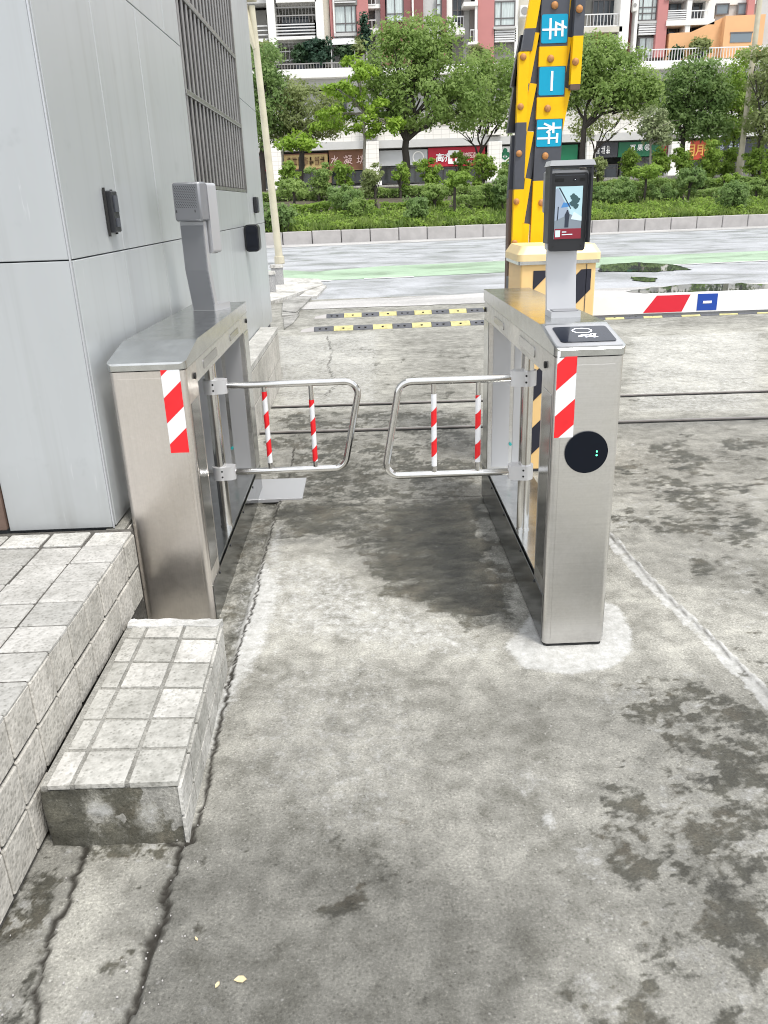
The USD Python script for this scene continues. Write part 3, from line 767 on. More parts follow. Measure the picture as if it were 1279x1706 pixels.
# ------------------------------------------------------------------ gatehouse clad in aluminium panels
GX0, GY0, GY1 = -0.90, 2.585, 7.80
gh = thing('gatehouse', 'silver panelled gatehouse on the left with a barred window', 'gatehouse')
shell = m3.Manifold.cube([4.1, GY1 - GY0 - 0.05, 3.35]).translate([-5.02, GY0 + 0.03, -0.05]) - m3.Manifold.cube([0.16, 2.09, 1.41]).translate([-1.06, 4.70, 1.53])
obj('inner_wall', [shell], M['darkwall'], gh)
g = 0.0022
rows = [0.40, 1.286, 2.20, 3.3]


def side_panel(y0, y1, z0, z1):
    obj('wall_panel', bx(GX0 - 0.02, y0 + (g if y0 > GY0 else 0.021), z0 + g, GX0 + rnd.uniform(-0.0008, 0.0008), y1 - g, z1 - g, 0.0018), M['panel'], gh)


ys0 = [GY0, 3.18, 3.80, 4.45, 5.10, 5.75, 6.40, 7.10, GY1]
for a, b in zip(ys0, ys0[1:]):
    side_panel(a, b, rows[0], rows[1])
for a, b, z0, z1 in ((GY0, 3.18, rows[1], rows[2]), (3.18, 3.80, rows[1], rows[2]), (3.80, 4.70, rows[1], rows[2]), (4.70, 6.79, rows[1], 1.53), (6.79, GY1, rows[1], rows[2]),
                     (GY0, 3.18, rows[2], rows[3]), (3.18, 3.69, rows[2], rows[3]), (3.69, 4.35, rows[2], rows[3]), (4.35, 4.70, rows[2], rows[3]), (4.70, 6.79, 2.94, rows[3]), (6.79, GY1, rows[2], rows[3])):
    side_panel(a, b, z0, z1)


def front_panel(x0, x1, z0, z1):
    obj('wall_panel', bx(x0 + g, GY0, z0 + g, x1 - g, GY0 + 0.02, z1 - g, 0.0018), M['panel'], gh)


front_panel(-1.262, GX0 - 0.003, rows[0], rows[1])
for z0, z1 in ((rows[1], rows[2]), (rows[2], rows[3])):
    front_panel(-1.75, GX0 - 0.003, z0, z1); front_panel(-2.9, -1.75, z0, z1); front_panel(-4.9, -2.9, z0, z1)
for x0, x1 in ((-3.6, -2.3), (-4.9, -3.6)):
    front_panel(x0, x1, rows[0], rows[1])
for a, b in ((GX0 - 0.02, -2.5), (-2.5, -4.9)):
    for z0, z1 in zip(rows, rows[1:]):
        obj('wall_panel', bx(b + g, GY1 - 0.02, z0 + g, a - g, GY1, z1 - g, 0.0018), M['panel'], gh)
obj('corner_trim', bx(GX0 - 0.004, GY0 - 0.0015, 0.40, GX0 + 0.0012, GY0 + 0.0035, 3.3), M['trim'], gh)
obj('roof', [bx(-5.2, GY0 - 0.15, 3.3, GX0 + 0.12, GY1 + 0.15, 3.42, 0.01)], M['panel'], gh)
dr = obj('door', [bx(-2.26, GY0 + 0.012, 0.41, -1.34, GY0 + 0.028, 1.28)], M['brown'], gh)
for a, b in ((-1.338, -1.264), (-2.298, -2.262)):
    obj('door_jamb', [bx(a, GY0 - 0.012, 0.41, b, GY0 + 0.03, 1.282, 0.003)], M['brown_strip'], dr)
win = obj('window', [bx(-1.058, 4.702, 1.532, -1.05, 6.788, 2.938)], M['pane'], gh)
obj('window_frame', [bx(-1.05, 4.70, 1.531, -0.905, 4.73, 2.938), bx(-1.05, 6.755, 1.531, -0.898, 6.789, 2.938), bx(-1.05, 4.731, 1.531, -0.902, 6.754, 1.552), bx(-1.05, 4.731, 2.91, -0.902, 6.754, 2.938)], M['bar'], win)
nb = 17
for k in range(nb):
    y = 4.79 + (6.70 - 4.79) * k / (nb - 1)
    obj('window_bar', [bx(-0.925, y - 0.014, 1.553, -0.906, y + 0.014, 2.909, 0.006)], M['bar'], win)
for z in (2.0, 2.465):
    obj('cross_rail', [bx(-0.952, 4.731, z - 0.014, -0.897, 6.754, z + 0.014, 0.004)], M['bar'], win)
# tiled plinth of the gatehouse, seen past the left turnstile
pl = obj('plinth', [bx(GX0 + 0.002, 4.30, -0.05, -0.758, 6.842, 0.468)], M['mortar'], gh)
pl2 = obj('plinth', [bx(GX0 - 0.03, 2.556, -0.05, -0.868, 2.95, 0.395)], M['mortar'], gh)
for k in range(11):
    y0 = 4.30 + k * 0.2315
    for j, (z0, z1) in enumerate(((0.0, 0.21), (0.21, 0.43))):
        obj('plinth_tile', bx(-0.757, y0 + 0.003, z0 + 0.003, -0.75, y0 + 0.2285, z1 - 0.003, 0.002), M['tile'], pl)
    obj('plinth_tile', bx(GX0 + 0.004, y0 + 0.003, 0.4685, -0.748, y0 + 0.2285, 0.478, 0.003), M['tile_pale'], pl)
    obj('plinth_tile', bx(-0.757, y0 + 0.003, 0.433, -0.75, y0 + 0.2285, 0.467, 0.002), M['tile_pale'], pl)
for j, (z0, z1) in enumerate(((0.0, 0.21), (0.21, 0.43))):
    obj('plinth_tile', bx(GX0 + 0.01, 6.843, z0 + 0.003, -0.75, 6.85, z1 - 0.003, 0.002), M['tile'], pl)
for k in range(4):
    for z0, z1 in ((-0.02, 0.13), (0.13, 0.39)):
        obj('plinth_tile', bx(-0.866, 2.56 + 0.095 * k + 0.003, z0 + 0.003, -0.86, 2.56 + 0.095 * (k + 1) - 0.003, z1 - 0.003, 0.002), M['tile'], pl2)

# boxes fixed to the gatehouse wall
b1 = thing('socket_box', 'small black flush socket box on the silver wall, nearest the corner', 'junction box')
obj('box_body', [bx(-0.897, 3.012, 1.352, -0.872, 3.088, 1.49, 0.004)], M['black'], b1)
obj('frame', [bx(-0.897, 3.002, 1.34, -0.89, 3.011, 1.50), bx(-0.897, 3.089, 1.345, -0.89, 3.098, 1.495)], M['rubber'], b1)
obj('slot', [bx(-0.872, 3.03, 1.37, -0.868, 3.07, 1.40), bx(-0.872, 3.03, 1.42, -0.868, 3.075, 1.475)], M['charcoal'], b1)
b2 = thing('card_reader', 'black rounded card reader box on the silver wall beyond the left face terminal', 'card reader')
obj('reader_body', [prism(rrect(-0.897, 1.105, -0.79, 1.30, 0.03), 6.40, 6.52, 'xz')], M['black'], b2, smooth=30)
obj('reader_lid', [prism(rrect(-0.885, 1.115, -0.80, 1.29, 0.025), 6.392, 6.40, 'xz'), bx(-0.88, 6.386, 1.245, -0.806, 6.392, 1.252), bx(-0.88, 6.386, 1.15, -0.806, 6.392, 1.157)], M['glassblack'], b2)
b3 = thing('wall_switch', 'narrow black switch strip near the far end of the silver wall', 'switch')
obj('strip_body', [bx(-0.897, 7.08, 1.375, -0.865, 7.20, 1.50, 0.006)], M['black'], b3)
obj('strip_button', [bx(-0.865, 7.10, 1.39, -0.861, 7.18, 1.485, 0.002)], M['charcoal'], b3)

# ------------------------------------------------------------------ tiled platform and step
PX = -0.828
pf = thing('tiled_platform', 'cream tiled platform in front of the gatehouse wall on the left', 'platform')
M['mortar_dark'] = concrete('dark_joint', (0.085, 0.08, 0.072), masks=False)
obj('core', [bx(-3.0, 1.10, -0.05, PX - 0.0075, 2.58, 0.3955)], M['mortar_dark'], pf)
TP = 0.1335


def tile(parent, x0, y0, z0, x1, y1, z1, mat='tile', j=0.0030):
    d = np.array([x1 - x0, y1 - y0, z1 - z0]); thin = int(np.argmin(d))
    lo, hi = np.array([x0, y0, z0], float), np.array([x1, y1, z1], float)
    for a in range(3):
        if a != thin:
            lo[a] += j * rnd.uniform(0.6, 1.5); hi[a] -= j * rnd.uniform(0.6, 1.5)
    hi[thin] += rnd.uniform(-0.0015, 0.0018)
    m = bx(*lo, *hi, 0.0035)
    ce = m.vertices.mean(0)
    R = trimesh.transformations.euler_matrix(*(rnd.uniform(-0.007, 0.007) for _ in range(3)))[:3, :3]
    m.vertices = (m.vertices - ce) @ R.T + ce
    obj('tile', m, M[mat], parent)


for r in range(11):
    y1 = 2.432 - r * TP; y0 = y1 - TP
    if y0 < 1.08:
        break
    for c in range(9):
        x1 = PX + 0.002 - c * 0.1365; tile(pf, x1 - 0.1365, y0, 0.387, x1, y1, 0.40, 'tile_dirty')
    for j, (z0, z1) in enumerate(((0.272, 0.3935), (0.145, 0.27), (0.01, 0.143))):
        if j == 2 and y0 > 1.5:
            continue
        tile(pf, PX - 0.010, y0, z0, PX + 0.001, y1, z1)
for c in range(9):
    x1 = PX + 0.002 - c * 0.139; tile(pf, x1 - 0.139, 2.432, 0.388, x1, 2.552, 0.402, 'tile_pale', 0.006)
    tile(pf, x1 - 0.139, 1.09, 0.27, x1, 1.098, 0.392); tile(pf, x1 - 0.139, 1.09, 0.14, x1, 1.098, 0.265)
for z0, z1 in ((0.272, 0.3935), (0.145, 0.27)):
    tile(pf, PX - 0.010, 2.434, z0, PX + 0.001, 2.55, z1)

st = thing('tiled_step', 'low white tiled step with a broken cement end below the platform', 'step')
SQ = [(-0.812, 1.532), (-0.482, 1.526), (-0.509, 2.30), (-0.815, 2.335)]       # outline of the step
SZ = 0.17


def stp(u, w):
    a = np.array(SQ[0]) * (1 - u) + np.array(SQ[1]) * u
    b = np.array(SQ[3]) * (1 - u) + np.array(SQ[2]) * u
    return a * (1 - w) + b * w


# cement body with a rough broken end
body = trimesh.creation.box()
n = 34
pts, fc = [], []
gu, gw = np.meshgrid(np.linspace(0, 1, 40), np.linspace(0, 1, 22))
front = np.stack([SQ[0][0] + 0.004 + (SQ[1][0] - SQ[0][0] - 0.012) * gu, SQ[0][1] + 0.006 + 0 * gu, -0.03 + (SZ - 0.012 + 0.03) * gw], -1)
nf = fbm(front[..., 0] * 1.0, front[..., 2], 16, 91)
front[..., 1] += 0.03 * (nf - 0.62) + 0.010 * (fbm(front[..., 0], front[..., 2], 60, 92) - 0.5) - 0.030 * np.clip(0.25 - gw, 0, 1) * (0.4 + nf)
fv = front.reshape(-1, 3)
ii = (np.arange(21)[:, None] * 40 + np.arange(39)[None]).ravel()
ff = np.concatenate([np.stack([ii, ii + 1, ii + 41], 1), np.stack([ii, ii + 41, ii + 40], 1)])
core = prism(Polygon([stp(0.005, 0.012), stp(0.985, 0.012), stp(0.985, 0.985), stp(0.005, 0.985)]), -0.05, SZ - 0.0045)
broken = fbm(front[..., 0], front[..., 2], 7, 95)
blob = np.maximum(np.exp(-((gu - 0.40) / 0.13) ** 2 - ((gw - 0.68) / 0.22) ** 2), np.exp(-((gu - 0.77) / 0.12) ** 2 - ((gw - 0.55) / 0.26) ** 2)) * np.clip(0.3 + 1.3 * broken, 0, 1.2)
bm = np.stack([np.clip(0.85 - 1.0 * blob, 0, 1), np.clip(blob * 0.9 - 0.1, 0, 0.8), np.clip((0.16 - gw) * 4, 0, 0.75) + np.clip((0.03 - gu) * 12, 0, 0.5)], -1).reshape(-1, 3)
M['mortar_pale'] = concrete('pale_mortar', (0.26, 0.255, 0.235), masks=False)
obj('core', [core], M['mortar_pale'], st)
obj('broken_end', (fv, ff), M['yard'], st, smooth=True, attrs={'masks': bm, 'tone': np.ones_like(bm)}, label='rough stained cement end')
cols = [(0.0, 0.226), (0.245, 0.618), (0.637, 1.0)]
yr = [1.527, 1.663, 1.792, 1.939, 2.077, 2.22, 2.333]
wr = [(y - yr[0]) / (yr[-1] - yr[0]) for y in yr]
def quad_tile(parent, c4, z0, z1, mat):
    p = Polygon(c4).buffer(-0.0045).buffer(0.002)
    m = prism(p.simplify(0.0006), z0, z1)
    vv = np.array(m.vertices); ce = vv.mean(0)
    R = trimesh.transformations.euler_matrix(rnd.uniform(-0.01, 0.01), rnd.uniform(-0.01, 0.01), rnd.uniform(-0.012, 0.012))[:3, :3]
    m.vertices = (vv - ce) @ R.T + ce
    obj('tile', m, M[mat], parent)


for r in range(6):
    w0, w1 = wr[r], wr[r + 1]
    for c, (u0, u1) in enumerate(cols):
        if r == 5 and c == 0:
            pass
        du = 0.02 * math.sin(r * 1.7) if c == 0 else 0
        quad_tile(st, [stp(u0 + (0.05 if c == 0 else 0) + abs(du), w0 + 0.004), stp(u1, w0 + 0.004), stp(u1, w1 - 0.004), stp(u0 + (0.05 if c == 0 else 0) + abs(du), w1 - 0.004)], SZ - 0.013, SZ + rnd.uniform(-0.002, 0.0015), 'tile_pale')
    a, b = stp(1.0, w0), stp(1.0, w1)
    d = (b - a) / np.linalg.norm(b - a); nrm = np.array([d[1], -d[0]])
    for z0, z1 in ((0.072, SZ - 0.014), (-0.03, 0.066)):
        sh = 0.0 if z0 > 0 else 0.4
        aa = a + d * (np.linalg.norm(b - a) * 0) ; q0, q1 = aa + d * 0.004, b - d * 0.004
        P = Polygon([q0 - nrm * 0.004, q1 - nrm * 0.004, q1 + nrm * 0.004, q0 + nrm * 0.004])
        obj('tile', prism(P, z0 + 0.002, z1 - 0.002), M['tile_pale'], st)
ce_ = Polygon(jag(list(Polygon([stp(0.0, 0.945), stp(0.5, 0.955), stp(1.0, 0.95), stp(1.008, 1.012), stp(0.0, 1.01)]).exterior.coords), 0.010, 0.02, 17).coords).buffer(0)
M['smear'] = concrete('pale_cement_smear', (0.60, 0.60, 0.59), masks=False, extra=0.25)
obj('cement_edge', [prism(ce_, SZ - 0.02, SZ + 0.0035)], M['smear'], st, label='pale cement smear along the rear edge')

# ------------------------------------------------------------------ turnstiles
def mirror(m, sx, off):
    m = to_tm(m).copy()
    vv = np.array(m.vertices); vv[:, 0] *= sx; vv += np.asarray(off, float)
    f = np.array(m.faces)
    return trimesh.Trimesh(vv, f[:, ::-1] if sx < 0 else f, process=False)


def stripes(x0, z0, x1, z1, period, phase, slope=1.0, duty=0.5):
    """Diagonal bands clipped to a rectangle (2D)."""
    rect = sbox(x0, z0, x1, z1); out = []
    k = -20
    while k < 40:
        a = z0 + phase + k * period
        p = Polygon([(x0, a), (x1, a + slope * (x1 - x0)), (x1, a + slope * (x1 - x0) + period * duty), (x0, a + period * duty)])
        q = p.intersection(rect)
        if not q.is_empty and q.area > 1e-6:
            out.append(q)
        k += 1
    return out


def sleeve_bands(x, y, z0, z1, r, period, phase, slope, n=18):
    out = []
    th = np.linspace(0, 2 * math.pi, n, endpoint=False)
    k = 0
    a = z0 + phase - period
    while a < z1:
        lo = np.clip(a + slope * r * np.cos(th), z0, z1); hi = np.clip(a + period / 2 + slope * r * np.cos(th), z0, z1)
        if (hi - lo).max() > 0.002:
            vv = np.vstack([np.column_stack([x + r * np.cos(th), y + r * np.sin(th), lo]), np.column_stack([x + r * np.cos(th), y + r * np.sin(th), hi])])
            f = []
            for i in range(n):
                j = (i + 1) % n
                f += [[i, j, n + j], [i, n + j, n + i]]
            out.append(trimesh.Trimesh(vv, np.array(f), process=False))
        a += period
    return cat_mesh(out)


def turnstile(X0, Y0, Z0, W, sx, label, arm, tape, rods, reader):
    L = 1.49
    fin = 'steel' if reader else 'steel_warm'
    t = thing('turnstile', label, 'turnstile', None, (X0, Y0, Z0))
    mk = lambda m: mirror(cat_mesh([to_tm(q) for q in (m if isinstance(m, list) else [m])]), sx, (0, 0, 0))
    put = lambda n, m, mat, par=t, smooth=35, **k: obj(n, mk(m), M[mat] if isinstance(mat, str) else mat, par, smooth=smooth, **k)
    put('base_gasket', prism(rrect(0.004, 0.004, W - 0.004, L - 0.004, 0.016), 0.0, 0.013), 'rubber')
    # end cabinets with rounded edges
    put('front_cabinet', prism(unary_union([rrect(0, 0, W, 0.176, 0.02, 6), sbox(0, 0.1, W, 0.176)]), 0.013, 0.978), fin)
    put('rear_cabinet', prism(unary_union([rrect(0, L - 0.18, W, L, 0.02, 6), sbox(0, L - 0.18, W, L - 0.1)]), 0.013, 0.978), 'steel')
    put('face_plate', prism(rrect(0.024, 0.03, W - 0.024, 0.955, 0.004), -0.002, 0.0005, 'xz'), fin)
    put('sill', bx(0.004, 0.177, 0.013, W - 0.004, L - 0.181, 0.20), 'steel_lid')
    put('top_beam', [bx(0.0, 0.177, 0.905, W, L - 0.181, 0.978)], 'steel')
    # lid: raised towards a ridge, sloping down to the user
    prof = Polygon([(-0.004, 0.982), (-0.004, 1.0), (0.002, 1.006), (0.222, 1.045), (0.232, 1.046), (L - 0.01, 1.032), (L + 0.004, 1.024), (L + 0.004, 0.982)])
    a = m3.CrossSection([np.array(prof.exterior.coords)[:-1][::1]], m3.FillRule.NonZero).extrude(W + 0.02)
    a = to_tm(a); vv = np.array(a.vertices); vv = vv[:, [2, 0, 1]]; vv[:, 0] -= 0.01
    A = m3.Manifold(m3.Mesh(vv.astype(np.float32), np.array(a.faces).astype(np.uint32)))
    if A.volume() < 0:
        A = m3.Manifold(m3.Mesh(vv.astype(np.float32), np.array(a.faces)[:, ::-1].astype(np.uint32)))
    B = m3.CrossSection([np.array(rrect(-0.004, -0.004, W + 0.004, L + 0.004, 0.022, 8).exterior.coords)[:-1]], m3.FillRule.NonZero)
    B = B.extrude(0.2).translate([0, 0, 0.9])
    put('lid', A ^ B, 'steel_lid', smooth=30)
    # dark polished skirt along both sides with bolts
    for x0, x1 in ((-0.003, 0.0), (W, W + 0.003)):
        put('skirt_panel', bx(x0, 0.022, 0.02, x1, L - 0.022, 0.185, 0.001), 'skirt', smooth=False)
    for y in (0.16, 0.42, 0.80, 1.14, 1.40):
        put('bolt', rod((-0.002, y, 0.172), (-0.006, y, 0.172), 0.006, 10), 'black')
    put('side_panel', [bx(-0.002, 0.03, 0.24, 0.0, 0.155, 0.86, 0.001)], 'steel_dark', smooth=False)
    put('access_plate', [bx(-0.002, L - 0.165, 0.21, 0.0, L - 0.025, 0.90, 0.001)], 'steel_lid', smooth=False)
    put('light_slot', prism(rrect(0.30, 0.925, 0.58, 0.958, 0.008), -0.003, 0.0, 'yz'), 'steel_dark', smooth=False)
    put('light_slot', prism(rrect(0.92, 0.925, 1.16, 0.952, 0.008), -0.003, 0.0, 'yz'), 'steel_dark', smooth=False)
    for y, z in ((0.125, 0.935), (L - 0.06, 0.945)):
        put('lock', [rod((-0.001, y, z), (-0.006, y, z), 0.011, 14), rod((-0.006, y, z), (-0.007, y, z), 0.006, 10)], 'hole')
    # inner face of the rear cabinet
    put('inner_panel', [bx(0.02, L - 0.184, 0.22, 0.10, L - 0.181, 0.89), bx(0.118, L - 0.184, 0.22, W - 0.01, L - 0.181, 0.89)], 'silver_light', smooth=False)
    put('sensor', rod((0.108, L - 0.182, 0.33), (0.108, L - 0.19, 0.33), 0.007, 10), simple_led)
    # swing post, clamps and arm
    px, py = 0.032, 0.57
    put('post', [cyl(px, py, 0.2, 0.906, 0.0235, 24)], 'polish')
    put('post_flange', [cyl(px, py, 0.2, 0.207, 0.026, 24)], 'polish')
    xt, xb, zt, zb = arm
    path = fillet_path([(px - 0.03, py, zt), (-xt, py, zt), (-xb, py, zb), (px - 0.03, py, zb)], 0.05, 9)
    ar = put('arm', tube(path, 0.0135, 16), 'polish', smooth=True)
    for z in (zt, zb):
        cl = unary_union([Point(px, py).buffer(0.033, quad_segs=8), Polygon([(px, py - 0.031), (px - 0.045, py - 0.026), (px - 0.062, py - 0.014), (px - 0.062, py + 0.014), (px - 0.045, py + 0.026), (px, py + 0.031)])])
        put('clamp', [prism(cl, z - 0.028, z + 0.028)], 'clamp', ar, smooth=40)
        put('screw', [rod((px - 0.01, py - 0.0305, z + 0.012), (px - 0.01, py - 0.033, z + 0.012), 0.004, 8), rod((px - 0.01, py - 0.0305, z - 0.012), (px - 0.01, py - 0.033, z - 0.012), 0.004, 8)], 'hole', ar)
    for k, (x, a0, a1, ph) in enumerate(rods):
        put('rod', [cyl(-x, py, zb + 0.004, zt - 0.008, 0.0095, 16)], 'polish', ar)
        put('tape_sleeve', tube([[-x, py, a0], [-x, py, a1]], 0.0102, 18, caps=False), 'tape_white', ar)
        put('red_tape_band', sleeve_bands(-x, py, a0, a1, 0.0107, 0.118, ph, 1.0 * sx), 'tape_red', ar, smooth=True)
    # red and white warning tape on the front, running up to the right as one looks at it
    tx0, tz0, tx1, tz1, ph = tape
    sl = 0.9 * sx
    put('warning_tape', prism(sbox(tx0, tz0, tx1, tz1), -0.0032, -0.002, 'xz'), 'tape_white', smooth=False)
    tp = str(t) + '/warning_tape'
    bands = stripes(tx0, tz0, tx1, tz1, 0.158, ph, sl, 0.5 if reader else 0.54)
    for b in bands:
        put('red_stripe', prism(b, -0.0038, -0.0033, 'xz'), 'tape_red', tp, smooth=False)
    if reader:
        sl = math.atan2(0.04, 0.22)
        org = np.array([0, 0.0, 1.0055])
        def onslope(poly, h0, h1):
            m = prism(poly, h0, h1)
            vv = np.array(m.vertices)
            m.vertices = np.column_stack([vv[:, 0], vv[:, 1] * math.cos(sl) - vv[:, 2] * math.sin(sl), vv[:, 1] * math.sin(sl) + vv[:, 2] * math.cos(sl)]) + org
            return m
        put('reader_frame', onslope(rrect(0.004, 0.004, W - 0.004, 0.20, 0.016, 6), 0.0, 0.004), 'silver_light')
        rd = put('card_reader', onslope(rrect(0.022, 0.035, W - 0.016, 0.172, 0.012, 6), 0.004, 0.0065), 'glassblack')
        c = Point(W * 0.52, 0.132)
        put('ring_mark', onslope(affinity.scale(c.buffer(0.027, quad_segs=12).difference(c.buffer(0.0235, quad_segs=12)), 1.15, 0.85), 0.0066, 0.0070), 'ring', rd, smooth=False)
        hand = unary_union([LineString(q).buffer(0.0022) for q in ([(0.085, 0.082), (0.098, 0.094), (0.112, 0.096), (0.122, 0.088)], [(0.105, 0.072), (0.118, 0.078), (0.135, 0.084)], [(0.118, 0.088), (0.128, 0.100), (0.14, 0.098), (0.132, 0.088)], [(0.085, 0.078), (0.10, 0.084), (0.13, 0.070), (0.14, 0.074)])])
        put('hand_mark', onslope(hand, 0.0066, 0.0070), 'ring', rd, smooth=False)
        ds = put('sensor_disc', prism(Point(0.106, 0.686).buffer(0.0665, quad_segs=20), -0.007, -0.002, 'xz'), 'disc', smooth=False)
        for z in (0.676, 0.688):
            put('indicator', prism(Point(0.138, z).buffer(0.0028), -0.0078, -0.007, 'xz'), 'green_led', ds, smooth=False)
        put('screen_seam', bx(0.01, -0.0035, 0.9795, W - 0.01, -0.001, 0.9815), 'hole', smooth=False)
    return t


simple_led = simple('teal_sensor', (0.02, 0.30, 0.30), 0.3)
turnstile(0.553, 2.345, 0.0, 0.205, 1, 'right steel swing-gate turnstile with black card reader lid and round black sensor disc', (0.441, 0.507, 0.803, 0.440),
          (0.004, 0.735, 0.0625, 0.998, 0.146), [(0.149, 0.485, 0.745, 0.02), (0.315, 0.475, 0.755, 0.045)], True)
tl = turnstile(-0.60, 2.62, -0.048, 0.252, -1, 'left steel swing-gate turnstile with plain sloped lid beside the silver wall', (0.565, 0.485, 0.803, 0.440),
          (0.018, 0.70, 0.080, 0.998, 0.001), [(0.176, 0.475, 0.775, 0.035), (0.364, 0.475, 0.735, 0.0)], False)
lt = obj('cable_plate', [bx(-0.66, 3.895, -0.01, -0.368, 4.225, 0.009, 0.001)], M['silver_light'], label='flat steel cable cover plate on the ground behind the left turnstile', cat='cover plate')


# ------------------------------------------------------------------ face recognition terminals
def terminal(label, loc, rz, screen):
    t = thing('face_terminal', label, 'face terminal', None, loc, rz, (0.95, 1, 0.9) if screen else (1.16, 1.05, 1.07))
    prof = LineString([(0.02, 0.008), (0.02, 0.02), (0.045, 0.17), (0.045, 0.36)]).buffer(0.011, cap_style=2, join_style=1)
    foot = sbox(-0.06, 0.0, 0.035, 0.022) if screen else sbox(-0.09, 0.0, 0.035, 0.028)
    obj('stand', [prism(unary_union([prof, foot]), -0.052, 0.052, 'yz')], M['silver_light'], t, smooth=25)
    obj('stand_back', [prism(LineString([(0.031, 0.004), (0.032, 0.02), (0.057, 0.17), (0.057, 0.345)]).buffer(0.004, cap_style=2, join_style=1), -0.047, 0.047, 'yz')], M['silver'], t, smooth=25)
    obj('cable_cover', [bx(-0.045, -0.056, 0.022, 0.045, -0.01, 0.026, 0.001)], M['silver'], t)
    hd = obj('head', [prism(rrect(-0.066, 0.235, 0.066, 0.505, 0.012), -0.012 if screen else -0.04, 0.026, 'xz')], M['silver_light'], t, smooth=30)
    obj('front_panel', [prism(rrect(-0.062, 0.233, 0.062, 0.497, 0.010), -0.022, -0.0121, 'xz')], M['black'], hd, smooth=30)
    obj('back_box', [bx(-0.066, 0.0265, 0.362, 0.052, 0.088, 0.508, 0.007)], M['silver'], hd, smooth=40)
    holes = []
    for r in range(14):
        for c in range(11):
            x, z = -0.048 + c * 0.0085 + (0.004 if r % 2 else 0), 0.415 + r * 0.006
            holes.append(bx(x - 0.0014, 0.0878, z - 0.0013, x + 0.0014, 0.0886, z + 0.0013))
    for x in (-0.04, 0.04):
        holes.append(bx(x - 0.0015, 0.0878, 0.395, x + 0.0015, 0.0886, 0.405))
    obj('speaker_grille', holes, M['hole'], hd, kind='stuff')
    if screen:
        hood = unary_union([LineString([(-0.069, 0.262), (-0.069, 0.516), (0.069, 0.516), (0.069, 0.262)]).buffer(0.0035, cap_style=2, join_style=2)])
        obj('hood', [prism(hood, -0.046, 0.024, 'xz'), ], M['black'], t)
        obj('hood_top', [prism(Polygon([(-0.076, 0.5195), (-0.070, 0.537), (0.070, 0.537), (0.078, 0.5195)]), -0.052, 0.03, 'xz')], M['silver_light'], t)
        obj('camera_lens', [rod((0.018, -0.022, 0.474), (0.018, -0.0238, 0.474), 0.006, 14)], M['glassblack'], hd)
        obj('lens_glint', [rod((0.018, -0.0238, 0.474), (0.018, -0.0244, 0.474), 0.0016, 8)], M['white'], hd)
        for a, b in ((-0.048, -0.02), (0.034, 0.052)):
            obj('infrared_window', [bx(a, -0.0235, 0.468, b, -0.022, 0.479)], M['hole'], hd)
        obj('trim_line', [bx(-0.05, -0.0232, 0.4875, 0.05, -0.022, 0.4905)], M['charcoal'], hd)
        sc = obj('screen', [bx(-0.046, -0.0226, 0.2755, 0.046, -0.022, 0.4525)], scr['sky'], hd)
        y = [-0.0228]

        def flat(name, pts, m):
            obj(name, [prism(Polygon(pts), y[0] - 0.0001, y[0], 'xz')], scr[m], hd); y[0] -= 0.0002
        s = lambda u, w: (-0.046 + 0.092 * u, 0.2755 + 0.177 * w)
        flat('screen_image', [s(0, 0.2), s(0, 0.95), s(0.08, 0.98), s(0.55, 0.52), s(0.55, 0.2)], 'wall')
        flat('screen_image', [s(0, 0.2), s(1, 0.2), s(1, 0.38), s(0.55, 0.48), s(0.3, 0.42), s(0, 0.35)], 'road')
        flat('screen_image', [s(0.22, 0.60), s(0.30, 0.70), s(0.58, 0.68), s(0.55, 0.62)], 'awning')
        flat('screen_image', [s(0.1, 0.98), s(0.16, 0.98), s(0.6, 0.58), s(0.57, 0.57)], 'dark')
        flat('screen_image', [s(0.08, 0.36), s(0.1, 0.62), s(0.14, 0.62), s(0.12, 0.36)], 'dark')
        for cx, cz, r in ((0.66, 0.80, 0.12), (0.78, 0.74, 0.13), (0.64, 0.68, 0.11), (0.76, 0.63, 0.11)):
            flat('screen_image', [s(cx + r * math.cos(a) * (1 + 0.2 * math.sin(5 * a)), cz + 0.5 * r * math.sin(a) * (1 + 0.2 * math.cos(4 * a))) for a in np.linspace(0, 6.1, 14)], 'tree')
        flat('screen_image', [s(0.60, 0.38), s(0.70, 0.52), s(1, 0.42), s(1, 0.34)], 'pale')
        flat('screen_image', [s(0.37, 0.22), s(0.38, 0.38), s(0.36, 0.46), s(0.42, 0.52), s(0.44, 0.555), s(0.48, 0.555), s(0.50, 0.52), s(0.55, 0.46), s(0.53, 0.38), s(0.52, 0.22)], 'dark')
        flat('screen_image', [s(0, 0.0), s(1, 0.0), s(1, 0.2), s(0, 0.2)], 'band')
        flat('screen_image', [s(0.04, 0.04), s(0.22, 0.04), s(0.22, 0.17), s(0.04, 0.17)], 'pale')
        flat('screen_image', [s(0.29, 0.125), s(0.45, 0.125), s(0.45, 0.145), s(0.29, 0.145)], 'pale')
        flat('screen_image', [s(0.29, 0.075), s(0.68, 0.075), s(0.68, 0.095), s(0.29, 0.095)], 'pale')
        obj('screw_head', [rod((x, -0.022, 0.25), (x, -0.0232, 0.25), 0.003, 8) for x in (-0.048, 0.048)], M['hole'], hd)
    else:
        obj('front_glass', [bx(-0.05, -0.0235, 0.26, 0.05, -0.022, 0.48)], M['glassblack'], hd)
    return t


def glow(name, col, e):
    return simple(name, tuple(c * 0.3 for c in col), 0.2, emis=(col, e))


